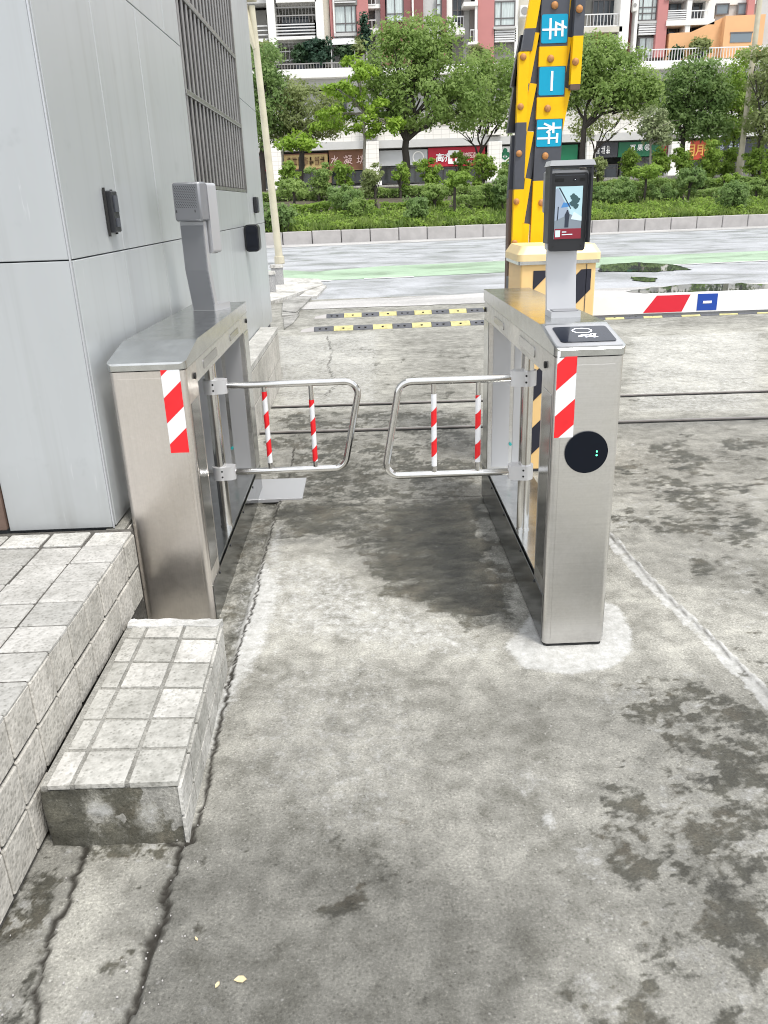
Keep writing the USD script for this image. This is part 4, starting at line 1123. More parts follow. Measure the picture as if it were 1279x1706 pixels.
scr = {k: glow('screen_' + k, c, 0.45) for k, c in {'sky': (0.42, 0.62, 0.68), 'wall': (0.30, 0.36, 0.45), 'road': (0.20, 0.24, 0.28), 'awning': (0.06, 0.22, 0.50), 'dark': (0.02, 0.03, 0.05), 'tree': (0.03, 0.08, 0.09), 'pale': (0.6, 0.75, 0.8), 'band': (0.22, 0.015, 0.03)}.items()}
terminal('face recognition terminal with lit screen on the right turnstile', (0.665, 2.765, 1.044), 0, True)
terminal('face recognition terminal seen from behind with speaker holes on the left turnstile', (-0.725, 3.78, 0.985), 158, False)

# ------------------------------------------------------------------ writing
GLYPH = {
    'che': [[(18, 84), (82, 84)], [(46, 98), (24, 56), (80, 56)], [(6, 32), (94, 32)], [(54, 72), (54, 2)]],
    'yi': [[(8, 50), (92, 50)]],
    'gan': [[(4, 68), (46, 68)], [(25, 98), (25, 2)], [(25, 66), (5, 30)], [(27, 62), (45, 42)], [(56, 86), (94, 86)], [(50, 50), (99, 50)], [(75, 86), (75, 2)]],
    'shui': [[(50, 98), (50, 6), (38, 14)], [(10, 68), (38, 68), (8, 22)], [(84, 78), (58, 52)], [(54, 60), (94, 12)]],
    'ning': [[(6, 80), (18, 68)], [(6, 18), (22, 45)], [(30, 92), (46, 82)], [(30, 95), (30, 72), (48, 72)], [(28, 55), (50, 55)], [(24, 38), (54, 38)], [(40, 60), (38, 36), (22, 8)], [(40, 34), (52, 14)], [(58, 92), (92, 92), (78, 76)], [(66, 84), (78, 74)], [(56, 64), (94, 64), (90, 54)], [(75, 64), (75, 22)], [(75, 44), (92, 44)], [(62, 48), (58, 26), (50, 8)], [(60, 26), (96, 8)]],
    'fang': [[(6, 62), (38, 62)], [(22, 90), (22, 22)], [(3, 18), (42, 28)], [(68, 98), (74, 88)], [(46, 78), (98, 78)], [(66, 78), (62, 40), (44, 6)], [(64, 54), (90, 54), (86, 10), (74, 14)]],
    'gao': [[(50, 99), (54, 90)], [(8, 86), (92, 86)], [(30, 76), (70, 76), (70, 60), (30, 60), (30, 76)], [(12, 2), (12, 48), (88, 48), (88, 4), (78, 8)], [(34, 36), (66, 36), (66, 16), (34, 16), (34, 36)]],
    'ji': [[(8, 88), (18, 78)], [(4, 62), (14, 52)], [(6, 8), (20, 38)], [(62, 98), (68, 88)], [(32, 82), (98, 82)], [(84, 80), (36, 44)], [(44, 78), (94, 44)], [(52, 44), (50, 24), (38, 2)], [(78, 44), (78, 2)]],
    'bang': [[(6, 82), (48, 82)], [(8, 62), (46, 62)], [(4, 40), (50, 40)], [(28, 98), (26, 40), (8, 4)], [(60, 92), (60, 2)], [(60, 90), (88, 90), (72, 64), (90, 44), (84, 28), (72, 32)]],
    'jian': [[(20, 98), (4, 58)], [(14, 72), (14, 2)], [(28, 80), (42, 80), (30, 52), (42, 52), (26, 8)], [(28, 40), (50, 14), (98, 6)], [(52, 86), (90, 86), (90, 62), (52, 62)], [(46, 74), (98, 74)], [(52, 50), (92, 50)], [(48, 36), (96, 36)], [(71, 98), (71, 16)]],
    'yi2': [[(92, 90), (10, 90), (10, 6), (96, 6)], [(38, 82), (24, 60)], [(34, 70), (80, 70)], [(22, 46), (88, 46)], [(54, 70), (52, 46), (26, 16)], [(56, 40), (84, 16)]],
    'yao': [[(6, 84), (94, 84)], [(32, 98), (32, 74)], [(68, 98), (68, 74)], [(28, 70), (10, 52), (34, 52), (10, 28), (40, 34)], [(6, 8), (42, 18)], [(64, 70), (50, 42)], [(60, 56), (90, 56), (84, 6), (70, 10)], [(62, 40), (72, 28)]],
    'bai': [[(6, 92), (94, 92)], [(50, 90), (42, 70)], [(20, 2), (20, 70), (80, 70), (80, 2)], [(20, 38), (80, 38)], [(20, 6), (80, 6)]],
    'guo': [[(20, 94), (80, 94), (80, 56), (20, 56), (20, 94)], [(20, 75), (80, 75)], [(4, 40), (96, 40)], [(50, 94), (50, 2)], [(48, 38), (10, 8)], [(52, 38), (92, 8)]],
    'yuan': [[(50 + 44 * math.cos(a), 50 + 46 * math.sin(a)) for a in np.linspace(0, 2 * math.pi, 17)], [(32, 72), (68, 72)], [(24, 54), (76, 54)], [(42, 54), (28, 22)], [(60, 54), (60, 26), (76, 28)]],
    'yue': [[(10, 4), (26, 40), (26, 94), (76, 94), (76, 4), (64, 8)], [(26, 66), (76, 66)], [(26, 40), (76, 40)]],
    'hang': [[(26, 98), (20, 86)], [(4, 4), (12, 30), (12, 82), (40, 82), (40, 4), (32, 8)], [(4, 46), (46, 46)], [(24, 72), (30, 62)], [(24, 36), (30, 26)], [(70, 98), (76, 86)], [(50, 80), (98, 80)], [(46, 4), (58, 26), (60, 60), (84, 60), (84, 12), (98, 12), (98, 24)]],
    'biao': [[(4, 68), (46, 68)], [(25, 98), (25, 2)], [(25, 66), (5, 30)], [(27, 62), (45, 42)], [(58, 86), (90, 86)], [(50, 60), (98, 60)], [(74, 60), (74, 4), (64, 10)], [(62, 46), (52, 18)], [(86, 46), (96, 18)]],
    'dot': [[(50 + 40 * math.cos(a), 50 + 40 * math.sin(a)) for a in np.linspace(0, 2 * math.pi, 15)], [(40, 50), (40, 30), (60, 30), (60, 70)]],
}


def glyph(name, size, weight=9):
    g_ = unary_union([LineString(s).buffer(weight / 2, cap_style=3, join_style=2) for s in GLYPH[name]])
    return affinity.scale(g_, size / 100, size / 100, origin=(0, 0)).simplify(size * 0.002)


# ------------------------------------------------------------------ barrier with folded fence boom
def chevrons(name_par, x0, z0, x1, z1, y, per, ph):
    for b in stripes(x0, z0, x1, z1, per, ph, 1.0):
        obj('chevron', [prism(b, y - 0.003, y - 0.0002, 'xz')], M['navy'], name_par)


bg = thing('barrier_gate', 'cream barrier cabinet with black chevrons and raised yellow and black fence boom', 'barrier gate', None, (0, 0, 0))
cb_ = obj('cabinet', [prism(rrect(0.79, 4.20, 1.175, 4.56, 0.012, 3), 0.02, 1.105)], M['cream'], bg, smooth=30)
obj('plinth', [bx(0.80, 4.21, 0.0, 1.165, 4.55, 0.02)], M['charcoal'], bg)
obj('lid_band', [prism(rrect(0.776, 4.186, 1.189, 4.574, 0.014, 3), 1.1052, 1.122)], M['steel_lid'], bg)
lo_, hi_ = rrect(0.77, 4.18, 1.195, 4.58, 0.03, 4), rrect(0.795, 4.205, 1.17, 4.555, 0.03, 4)
hl = m3.Manifold.hull_points(np.vstack([np.column_stack([np.array(lo_.exterior.coords)[:-1], np.full(len(lo_.exterior.coords) - 1, z)]) for z in (1.1225, 1.155)] + [np.column_stack([np.array(hi_.exterior.coords)[:-1], np.full(len(hi_.exterior.coords) - 1, 1.195)])]))
obj('lid', [hl], M['cream_lid'], bg, smooth=25)
chevrons(cb_, 0.855, 0.06, 1.15, 1.075, 4.20, 0.30, 0.02)
obj('seam', [bx(1.124, 4.197, 0.05, 1.127, 4.1995, 1.1)], M['charcoal'], cb_)
BY = 4.66


def bp(px, py, Y=BY):
    return at(px, py, Y)


def bar(name, p0, p1, wx, wy, bands, parent, yoff=0.0, mats=('yellow', 'charcoal'), alt=True):
    """A straight fence rod between two points, painted in bands given as fractions of its length; its side shows the other colour."""
    p0, p1 = np.asarray(p0, float), np.asarray(p1, float)
    p0[1] += yoff; p1[1] += yoff
    d = p1 - p0
    made = None
    for k, (a, b, c) in enumerate(bands):
        q0, q1 = p0 + d * a, p0 + d * b
        hull = []
        for q in (q0, q1):
            for sx_ in (-1, 1):
                for sy_ in (-1, 1):
                    hull.append(q + [sx_ * wx / 2, sy_ * wy / 2, 0])
        m = trimesh.convex.convex_hull(np.array(hull))
        if made is None:
            made = obj(name, m, M[c], parent)
        else:
            obj('painted_band', m, M[c], made)
        if alt:
            oc = 'charcoal' if c == 'yellow' else 'yellow'
            side = []
            for q in (q0, q1):
                for sx_ in (0, 1):
                    for sy_ in (-0.9, 0.9):
                        side.append(q + [wx / 2 + 0.0008 + 0.004 * sx_, sy_ * wy / 2, 0])
    return made


# main arm and its signs
top, bot = bp(924, 0), bp(903, 408)
ext = bot + (top - bot) * 1.9
def mz(py):
    return bp(915, py)[2]


zb_ = [bot[2] - 0.10, mz(301), mz(251), mz(199), mz(163), mz(112), mz(79), mz(25), ext[2] * 0.5 + mz(25) * 0.5, ext[2]]
fr = lambda z: (z - bot[2]) / (ext[2] - bot[2])
cl_ = ['yellow', 'charcoal', 'charcoal', 'yellow', 'charcoal', 'yellow', 'charcoal', 'charcoal', 'yellow']
boom = bar('boom_arm', bot, ext, 0.142, 0.05, [(fr(a), fr(b), c) for a, b, c in zip(zb_, zb_[1:], cl_)], bg, alt=False)
ax = lambda z: bot + (ext - bot) * fr(z)
for gname, py0, py1 in (('che', 25, 75), ('yi', 112, 161), ('gan', 199, 246)):
    z1, z0 = mz(py0 + 1), mz(py1 - 1)
    c = ax((z0 + z1) / 2); hh = z1 - z0
    obj('sign_plate', [prism(rrect(c[0] - 0.066, z0, c[0] + 0.066, z1, 0.008, 3), BY - 0.0285, BY - 0.0255, 'xz')], M['cyan'], bg)
    gl = glyph(gname, 0.118, 10)
    gl = affinity.translate(gl, -0.059, -0.059)
    gl = affinity.scale(affinity.rotate(gl, -90, origin=(0, 0)), 1.0, hh / 0.158, origin=(0, 0))
    gl = affinity.translate(gl, c[0], c[2])
    obj('sign_lettering', [prism(gl, BY - 0.0302, BY - 0.0286, 'xz')], M['white'], bg)


def bolt(p, r=0.018):
    p = np.asarray(p)
    m = trimesh.creation.icosphere(2, r)
    vv = np.array(m.vertices); vv[:, 1] *= 0.55
    m.vertices = vv + p
    obj('rivet', m, M['rust'], bg, smooth=True)


for x, y in ((924, 9), (917, 98), (912, 181), (908, 260), (902, 338)):
    bolt(bp(x, y, BY - 0.028))
# outer rods
LY = BY - 0.03
A1, A0 = bp(872, 88, LY), bp(859, 425, LY)
seg = lambda p0, p1, pys, cols: [((at(860, a, LY)[2] - p0[2]) / (p1[2] - p0[2]), (at(860, b, LY)[2] - p0[2]) / (p1[2] - p0[2]), c) for a, b, c in zip(pys, pys[1:], cols)]
bar('fence_rod', A0, A1, 0.052, 0.045, seg(A0, A1, [425, 316, 205, 88], ['yellow', 'charcoal', 'yellow']), bg)
B0, B1 = bp(876, 86, LY + 0.012), bp(891, 0, LY + 0.012)
B1 = B0 + (B1 - B0) * 2.2
bar('fence_rod', B0, B1, 0.054, 0.04, [(0, 0.20, 'charcoal'), (0.20, 0.62, 'yellow'), (0.62, 1.0, 'charcoal')], bg)
def slat(pts, mat, dy, th=0.016):
    """A fence slat given by its outline at the boom's plane."""
    q = [at(820 + x * 0.1759, y * 0.1759, LY + dy) for x, y in pts]
    obj('fence_slat', [prism(Polygon([(p_[0], p_[2]) for p_ in q]).buffer(0), LY + dy, LY + dy + th, 'xz')], M[mat], bg)


for pts in ([(380, 305), (446, 312), (356, 792), (322, 786), (332, 505)], [(356, 788), (421, 797), (330, 1247), (298, 1240), (318, 1000)], [(329, 1243), (394, 1251), (312, 1692), (276, 1686), (288, 1460)], [(310, 1686), (368, 1698), (300, 2120), (262, 2112)], [(288, 2116), (350, 2122), (338, 2330), (262, 2330)],
            [(830, -1500), (910, -1500), (708, 347), (678, 342), (706, 0)], [(709, 350), (753, 356), (672, 830), (648, 822), (658, 560)], [(686, 830), (743, 852), (655, 1292), (618, 1287), (634, 1000)]):
    slat(pts, 'yellow', 0.012)
for pts in ([(610, -1500), (640, -1500), (470, 0), (441, 410), (385, 304), (445, 0)], [(446, 312), (474, 0), (440, 410), (418, 797), (350, 788), (356, 700)], [(421, 797), (430, 600), (412, 1244), (328, 1240)], [(394, 1251), (398, 1100), (388, 1700), (308, 1690)], [(368, 1698), (386, 1560), (360, 2130), (290, 2118)],
            [(910, -1500), (925, -1500), (792, 0), (752, 400), (700, 347)], [(753, 356), (770, 150), (736, 840), (672, 828)], [(648, 825), (690, 830), (632, 1000)], [(618, 1287), (652, 1298), (624, 1500), (600, 1500)]):
    slat(pts, 'charcoal', 0.026)
E0, E1 = bp(956, 150, LY - 0.01), bp(965.5, 0, LY - 0.01)
E1 = E0 + (E1 - E0) * 2.4
bar('fence_rod', E0, E1, 0.050, 0.045, [(0, 0.025, 'brown'), (0.025, 0.25, 'yellow'), (0.25, 0.62, 'charcoal'), (0.62, 1, 'yellow')], bg)
F0, F1 = bp(850, 222, BY + 0.05), bp(866, 110, BY + 0.05)
bar('fence_rod', F0, F1, 0.04, 0.05, [(0, 1, 'black')], bg, alt=False)
F0, F1 = bp(856, 145, BY + 0.05), bp(872, 60, BY + 0.05)
bar('fence_rod', F0, F1, 0.04, 0.05, [(0, 1, 'black')], bg, alt=False)
G0, G1 = bp(850, 330, BY + 0.05), bp(857, 226, BY + 0.05)
bar('fence_rod', G0, G1, 0.035, 0.05, [(0, 1, 'charcoal')], bg, alt=False)
for x, y in ((871.5, 95), (867, 178), (864.5, 256), (860, 336), (857, 405)):
    bolt(bp(x, y, LY - 0.026), 0.0165)
for x, y in ((965, 15), (958.5, 103)):
    bolt(bp(x, y, LY - 0.036), 0.018)
H0 = bp(845, 452, BY + 0.03)
obj('boom_end', [bx(H0[0] - 0.005, BY, 0.35, H0[0] + 0.03, BY + 0.09, bp(848, 316, BY)[2], 0.004)], M['brown_strip'], bg)
obj('boom_hinge', [bx(0.80, 4.562, 0.85, 0.99, 4.70, 1.02, 0.01)], M['charcoal'], bg)

# the second barrier with a plain white boom, lowered; its cabinet stands to the right of the frame
wb = thing('barrier_gate', 'white horizontal barrier boom with red slanted band and blue square at right', 'barrier gate', None, (0, 0, 0))
WY = 4.75
zc = (at(1140, 489.5, WY)[2] + at(1140, 520, WY)[2]) / 2
obj('boom', [prism(rrect(1.20, zc - 0.054, 4.55, zc + 0.054, 0.008, 3), WY, WY + 0.06, 'xz')], M['white'], wb)
obj('rubber_edge', [bx(1.20, WY + 0.01, zc - 0.070, 4.5, WY + 0.05, zc - 0.0545)], M['silver'], wb)
q = [at(x, y, WY) for x, y in ((1071, 520), (1094, 492), (1150, 490), (1135, 518))]
obj('red_band', [prism(Polygon([(q[0][0], zc - 0.049), (q[1][0], zc + 0.047), (q[2][0], zc + 0.047), (q[3][0], zc - 0.049)]), WY - 0.002, WY - 0.0002, 'xz')], M['red'], wb)
a, b = at(1161, 505, WY)[0], at(1194, 505, WY)[0]
obj('blue_plate', [prism(sbox(a, zc - 0.046, b, zc + 0.048), WY - 0.002, WY - 0.0002, 'xz')], M['blue'], wb)
obj('plate_mark', [prism(sbox(a + (b - a) * 0.28, zc - 0.006, a + (b - a) * 0.72, zc + 0.008), WY - 0.0035, WY - 0.0022, 'xz')], M['white'], wb)
obj('cabinet', [bx(4.35, 4.9, 0.02, 4.72, 5.25, 1.12, 0.01), bx(4.33, 4.88, 1.122, 4.74, 5.27, 1.17, 0.02)], M['cream'], wb)
obj('pivot', [rod((4.5, 4.70, zc), (4.5, 4.9, zc), 0.05, 16)], M['charcoal'], wb)

# ------------------------------------------------------------------ yard fittings
M['railsteel'] = simple('rail_steel', (0.20, 0.18, 0.165), 0.5, 0.6, vary=0.3, scale=18)
for k, (y0, sl) in enumerate(((5.215, -0.026), (5.945, -0.018))):
    c = np.array([[-0.745, y0 - sl * 0.0], [7.5, y0 + sl * 8.2]])
    def strip_(w0, w1, z0, z1):
        P = Polygon([(c[0][0], c[0][1] + w0), (c[1][0], c[1][1] + w0), (c[1][0], c[1][1] + w1), (c[0][0], c[0][1] + w1)])
        return prism(P, z0, z1)
    r_ = thing('gate_rail', ['narrow steel gate rail across the yard, nearer of two', 'narrow steel gate rail across the yard, farther of two'][k], 'gate rail')
    obj('rail', [strip_(-0.014, 0.014, -0.01, 0.010)], M['railsteel'], r_)
    obj('groove', [strip_(-0.026, -0.015, -0.01, 0.006)], M['hole'], r_)
    obj('rail_edge', [strip_(0.015, 0.03, -0.01, 0.0085)], M['kerb'], r_)

M['bump_yellow'] = simple('faded_yellow_rubber', (0.46, 0.42, 0.19), 0.75, vary=0.3, scale=14)
M['bump_black'] = simple('worn_black_rubber', (0.085, 0.088, 0.098), 0.8, vary=0.35, scale=14)


def bump(label, x0, y0, n, sl):
    t = thing('speed_bump', label, 'speed bump')
    w, h, sg_ = 0.21, 0.04, 0.2375

    def seg(xa, xb, ya, yb, h0=None):
        pr = [(-w / 2, 0.003), (-w / 2 + 0.02, 0.016), (-0.04, h), (0.04, h), (w / 2 - 0.02, 0.016), (w / 2, 0.003), (w / 2, 0.0), (-w / 2, 0.0)]
        p = np.array([(xa, ya + a, b) for a, b in pr] + [(xb, yb + a, b if h0 is None else min(b, h0)) for a, b in pr])
        return trimesh.convex.convex_hull(p)
    obj('end_cap', seg(x0 + 0.16, x0, y0, y0, 0.004), M['kerb'], t)
    for k in range(n):
        xa = x0 + 0.16 + k * sg_
        s = obj('black_segment' if k % 2 == 0 else 'yellow_segment', seg(xa + 0.002, xa + sg_ - 0.002, y0 + sl * (xa - x0), y0 + sl * (xa + sg_ - x0)), M['bump_black' if k % 2 == 0 else 'bump_yellow'], t)
        yy = y0 + sl * (xa + sg_ / 2 - x0)
        holes = [cyl(xa + sg_ * fx, yy - 0.068, 0.015, 0.032, 0.014, 10) for fx in ((0.3, 0.62) if k % 2 == 0 else (0.5,))]
        obj('fixing_hole', holes, M['hole'], s)


bump('black and yellow rubber speed bump across the yard, nearer the turnstiles', -0.80, 9.87, 30, 0.035)
bump('black and yellow rubber speed bump across the yard, nearer the road', -0.70, 11.05, 30, 0.035)

# bollards and lamp posts
for k, (px, py, pt) in enumerate(((463, 474, 441), (449, 486, 452))):
    p = ground(px, py, 0.05)
    h = at(px, pt, p[1])[2] - 0.05
    b_ = thing('stone_bollard', ['speckled granite bollard with pale cap on the pavement, nearer the lamp post', 'speckled granite bollard half hidden by the gatehouse wall'][k], 'bollard', None, (p[0], p[1], 0.05))
    obj('shaft', [cyl(0, 0, 0, h - 0.05, 0.115, 20)], M['granite'], b_, smooth=35)
    obj('cap', [cyl(0, 0, h - 0.05, h, 0.135, 20, 0.12)], M['pave'], b_, smooth=35)

M['pole'] = simple('pale_yellow_pole', (0.50, 0.46, 0.35), 0.6, vary=0.12, scale=3)
p = ground(466, 439); tp = at(419, 10, p[1] * 0.99)
lp = thing('lamp_post', 'tall pale yellow lamp post at the pavement corner behind the gatehouse', 'lamp post')
d = tp - p
obj('pole', [tube([p + d * t for t in (0, 0.03, 0.031, 1.0)], [0.135, 0.135, 0.10, 0.075], 12)], M['pole'], lp, smooth=30)
e = p + d * 1.0
obj('bracket', [tube([e + [0, 0, -0.9], e + [-0.10, 0, -0.45], e + [-0.22, 0, 0.15]], [0.055, 0.10, 0.10], 8), bx(e[0] - 0.30, e[1] - 0.15, e[2] + 0.1, e[0] + 0.12, e[1] + 0.15, e[2] + 0.22, 0.02)], M['pole'], lp)
obj('wire', [tube([e + [-0.1, 0, 0.3], e + [0.25, -0.1, 0.15], e + [0.5, -0.1, 0.35]], 0.015, 6), tube([e + [-0.5, 0, 0.28], e + [0.2, -0.1, 0.20]], 0.02, 6)], M['rubber'], lp)

p = bank_at(1229, 303); tp = at(1268, -20, p[1])
lp = thing('lamp_post', 'tall pale yellow lamp post among the shrubs at right', 'lamp post')
d = tp - p
obj('pole', [tube([p - [0, 0, 0.3], p + d * 0.14, p + d * 0.141, p + d * 1.3], [0.20, 0.20, 0.15, 0.12], 12)], M['pole'], lp, smooth=30)
p = bank_at(1229, 300); p = at(1236, 300, p[1] + 2.5); sc_ = p[1] / FPX
lg = thing('garden_lantern', 'multi-globe garden lantern behind the right lamp post', 'lantern')
t1 = at(1232, 185, p[1]); t2 = at(1238, 150, p[1])
obj('column', [tube([[p[0], p[1], 1.5], [t1[0], t1[1], t1[2]]], [0.10, 0.06], 10)], M['charcoal'], lg)
m = trimesh.creation.icosphere(2, 0.36); m.vertices = m.vertices * [1, 1, 0.75] + t1 + [0, 0, 0.15]
obj('lower_globe', m, simple('peach_globe', (0.72, 0.50, 0.38), 0.4), lg, smooth=True)
m = trimesh.creation.icosphere(2, 0.30); m.vertices = m.vertices * [1, 1, 0.8] + at(1232, 150, p[1])
obj('globe', m, simple('cream_globe', (0.76, 0.68, 0.48), 0.4), lg, smooth=True)
m = trimesh.creation.icosphere(2, 0.24); m.vertices = m.vertices * [0.6, 0.6, 1] + at(1241, 132, p[1])
obj('globe', m, simple('teal_globe', (0.10, 0.32, 0.32), 0.4), lg, smooth=True)
obj('globe_stem', [rod(t1, at(1241, 137, p[1]), 0.03, 8), rod(t1, at(1233, 156, p[1]), 0.03, 8)], M['charcoal'], lg)

# ------------------------------------------------------------------ plants
def leaves(pts, nrm, size, r, droop=0.3, asp=0.5):
    """One rhombic leaf of two triangles at each point."""
    n = len(pts)
    a = r.normal(0, 1, (n, 3)); nn = nrm + 0.75 * r.normal(0, 1, (n, 3)); nn[:, 2] += 0.6
    nn /= np.linalg.norm(nn, axis=1, keepdims=True)
    t = np.cross(nn, a); t /= np.linalg.norm(t, axis=1, keepdims=True); t[:, 2] -= droop * np.abs(t[:, 2]) * 0.5
    b = np.cross(nn, t)
    s = size * r.uniform(0.6, 1.35, (n, 1))
    v = np.stack([pts - t * s, pts + b * s * asp - nn * s * 0.12, pts + t * s, pts - b * s * asp - nn * s * 0.12], 1).reshape(-1, 3)
    i = np.arange(n)[:, None] * 4
    f = np.concatenate([i + [0, 1, 2], i + [0, 2, 3]])
    return v, f


def crown(lobes, nclump, per, csize, leaf, seed, shell=0.55):
    """Leaf clumps through ellipsoid lobes (centre, radii): dense at the rim, gaps between clumps."""
    r = np.random.default_rng(seed)
    w = np.array([np.prod(np.asarray(l[1])) ** (2 / 3) for l in lobes]); w /= w.sum()
    P, N = [], []
    for _ in range(nclump):
        c, rad = lobes[r.choice(len(lobes), p=w)]
        c, rad = np.asarray(c, float), np.asarray(rad, float)
        d = r.normal(0, 1, 3); d /= np.linalg.norm(d)
        rr = shell + (1 - shell) * r.random() ** 0.6
        cc = c + d * rad * rr * r.uniform(0.9, 1.08)
        k = int(per * r.uniform(0.6, 1.4))
        q = r.normal(0, 1, (k, 3)); q /= np.linalg.norm(q, axis=1, keepdims=True)
        q *= (r.random((k, 1)) ** 0.45) * csize * r.uniform(0.7, 1.25)
        q[:, 2] *= 0.65
        P.append(cc + q); N.append(0.8 * q / csize + 0.6 * d)
    return leaves(np.vstack(P), np.vstack(N), leaf, r)


def limb(p0, p1, r0, r1, seed, wob=0.12, n=7):
    r = np.random.default_rng(seed)
    t = np.linspace(0, 1, n)[:, None]
    q = p0 * (1 - t) + p1 * t
    L = np.linalg.norm(p1 - p0)
    q[1:-1] += r.normal(0, wob * L / 6, (n - 2, 3))
    q[:, 2] += 0.12 * L * np.sin(t[:, 0] * math.pi) * 0.5
    return tube(q, np.linspace(r0, r1, n), 8)


def tree(label, foot, fork, lobes_px, Y, mat, seed, r0, nclump, per, csize=0.62, leaf=0.105, bark='bark', cat='tree', name='tree', group=None, limbs=None, shell=0.5, depth=0.8):
    """foot and fork: pixels of the trunk; lobes: (px, py, rx, ry) pixel ellipses of the crown at depth Y, given real depth."""
    k = Y / FPX
    p = at(*foot, Y); fk = at(*fork, Y)
    gz = float(bank_z(np.clip((p[1] - kerb_y(p[0])) * ku[0], 0.1, 22)))
    p[2] = min(p[2], gz) - 0.05
    r = np.random.default_rng(seed)
    lobes = []
    for (x, y, rx, ry) in lobes_px:
        c = at(x, y, Y); lobes.append((c + [0, r.uniform(-0.25, 0.25) * rx * k, 0], (rx * k, depth * max(rx, ry) * k, ry * k * 1.05)))
    t = thing(name, label, cat, group)
    tm = [limb(p, fk, r0, r0 * 0.72, seed, 0.05)]
    ends = limbs or [(x, y + ry * 0.1) for x, y, rx, ry in lobes_px]
    for i, (x, y) in enumerate(ends):
        e = at(x, y, Y + r.uniform(-0.6, 0.6)); tm.append(limb(fk, e, r0 * 0.5, r0 * 0.14, seed + i + 1))
        for j in range(3):
            m_ = fk * 0.45 + e * 0.55
            tm.append(limb(m_, e + r.normal(0, 0.55, 3) * [1, 1, 0.6], r0 * 0.26, r0 * 0.06, seed * 7 + i * 3 + j, n=5))
    obj('trunk', tm, M[bark], t, smooth=True)
    obj('crown', crown(lobes, int(nclump * 0.9), int(per * 0.85), csize, leaf, seed, 0.70), LEAF[mat], t)
    return t


tree('tall full green street tree with dark forked trunk in the middle', (676, 335), (676, 235),
     [(690, 80, 50, 40), (660, 118, 46, 46), (735, 108, 48, 46), (765, 158, 40, 40), (700, 160, 60, 42), (645, 165, 30, 36), (720, 52, 34, 28), (655, 70, 24, 22), (790, 178, 22, 26), (622, 140, 14, 24)], 47, 'green', 101, 0.24, 400, 60)
tree('dull olive street tree left of the middle with dark low trunk', (500, 322), (503, 255), [(505, 185, 46, 32), (465, 198, 32, 34), (540, 195, 28, 30), (500, 158, 34, 20), (485, 226, 36, 12)], 50, 'olive', 102, 0.20, 170, 54)
tree('slender tree with layered bright yellow-green foliage left of the middle tree', (609, 330), (606, 190), [(572, 150, 34, 7), (598, 126, 26, 8), (560, 190, 30, 8), (600, 206, 46, 8), (640, 218, 26, 9), (585, 168, 22, 6), (590, 106, 24, 7), (545, 212, 22, 6), (650, 205, 16, 12), (625, 178, 18, 8)], 45.5, 'bright', 103, 0.09, 120, 62, csize=0.34, leaf=0.105, bark='bark_pale', depth=1.0)
tree('small young tree with a few bright leaf sprays beside the left lamp post', (470, 318), (471, 252), [(476, 240, 17, 6), (499, 228, 14, 6), (514, 242, 11, 5), (484, 236, 12, 5)], 44, 'bright', 104, 0.06, 36, 40, csize=0.36, leaf=0.11, bark='bark_pale')
tree('shaded tree with dark trunk just behind the left lamp post', (437, 335), (437, 235), [(432, 150, 26, 60), (445, 110, 24, 40), (428, 205, 22, 40), (455, 170, 20, 44)], 49, 'mid', 105, 0.22, 130, 60)
tree('leaning multi-stem tree behind the boom with mid green crown', (795, 320), (797, 262), [(815, 145, 40, 36), (840, 180, 28, 30), (795, 200, 34, 18), (835, 112, 30, 26), (800, 120, 24, 24)], 50, 'green', 106, 0.13, 170, 52, limbs=[(775, 220), (800, 190), (820, 190), (845, 190)])
tree('spreading green street tree right of the boom with dark forked trunk', (968, 335), (972, 215), [(1000, 115, 48, 34), (1040, 130, 44, 38), (965, 105, 34, 36), (990, 85, 40, 22), (1070, 155, 22, 28), (1010, 160, 48, 22), (950, 145, 24, 26)], 47, 'green', 107, 0.19, 330, 62, limbs=[(955, 150), (985, 140), (1030, 145), (1055, 150), (1060, 170)])
tree('sparse thin-stemmed tree under the spreading crown at right', (985, 325), (990, 255), [(985, 180, 24, 20), (1020, 200, 24, 16), (1050, 195, 16, 14), (975, 215, 18, 14)], 51, 'olive', 108, 0.09, 42, 44, limbs=[(975, 190), (1015, 195), (1050, 180), (1030, 220)])
tree('dense darker green tree at right above the red shop sign', (1135, 322), (1137, 222), [(1150, 145, 42, 28), (1115, 175, 30, 30), (1170, 185, 40, 34), (1130, 205, 32, 24), (1190, 160, 26, 26), (1160, 120, 30, 16), (1185, 215, 30, 16)], 49, 'mid', 109, 0.17, 280, 62)
tree('small tree with pale silvery leaves and pale trunk between right shop signs', (1083, 322), (1083, 243), [(1090, 195, 17, 18), (1080, 215, 14, 14), (1104, 218, 16, 16), (1095, 232, 18, 8)], 45, 'pale', 110, 0.075, 60, 46, csize=0.36, leaf=0.10, bark='bark_pale')
tree('bright green leafy tree behind the right lamp post', (1222, 325), (1222, 235), [(1215, 150, 22, 34), (1225, 190, 24, 36), (1205, 215, 20, 22), (1240, 120, 18, 26)], 50, 'lime', 111, 0.10, 120, 56)
tree('thin tree with arching branches at the right edge of the view', (1268, 325), (1262, 250), [(1268, 130, 18, 36), (1280, 170, 28, 50), (1262, 95, 14, 14), (1295, 120, 36, 40), (1270, 215, 20, 24)], 46, 'olive', 112, 0.11, 120, 56)
tree('tall green tree continuing past the right edge', (1330, 325), (1335, 240), [(1330, 130, 50, 60), (1370, 160, 40, 50)], 50, 'green', 113, 0.18, 160, 56)


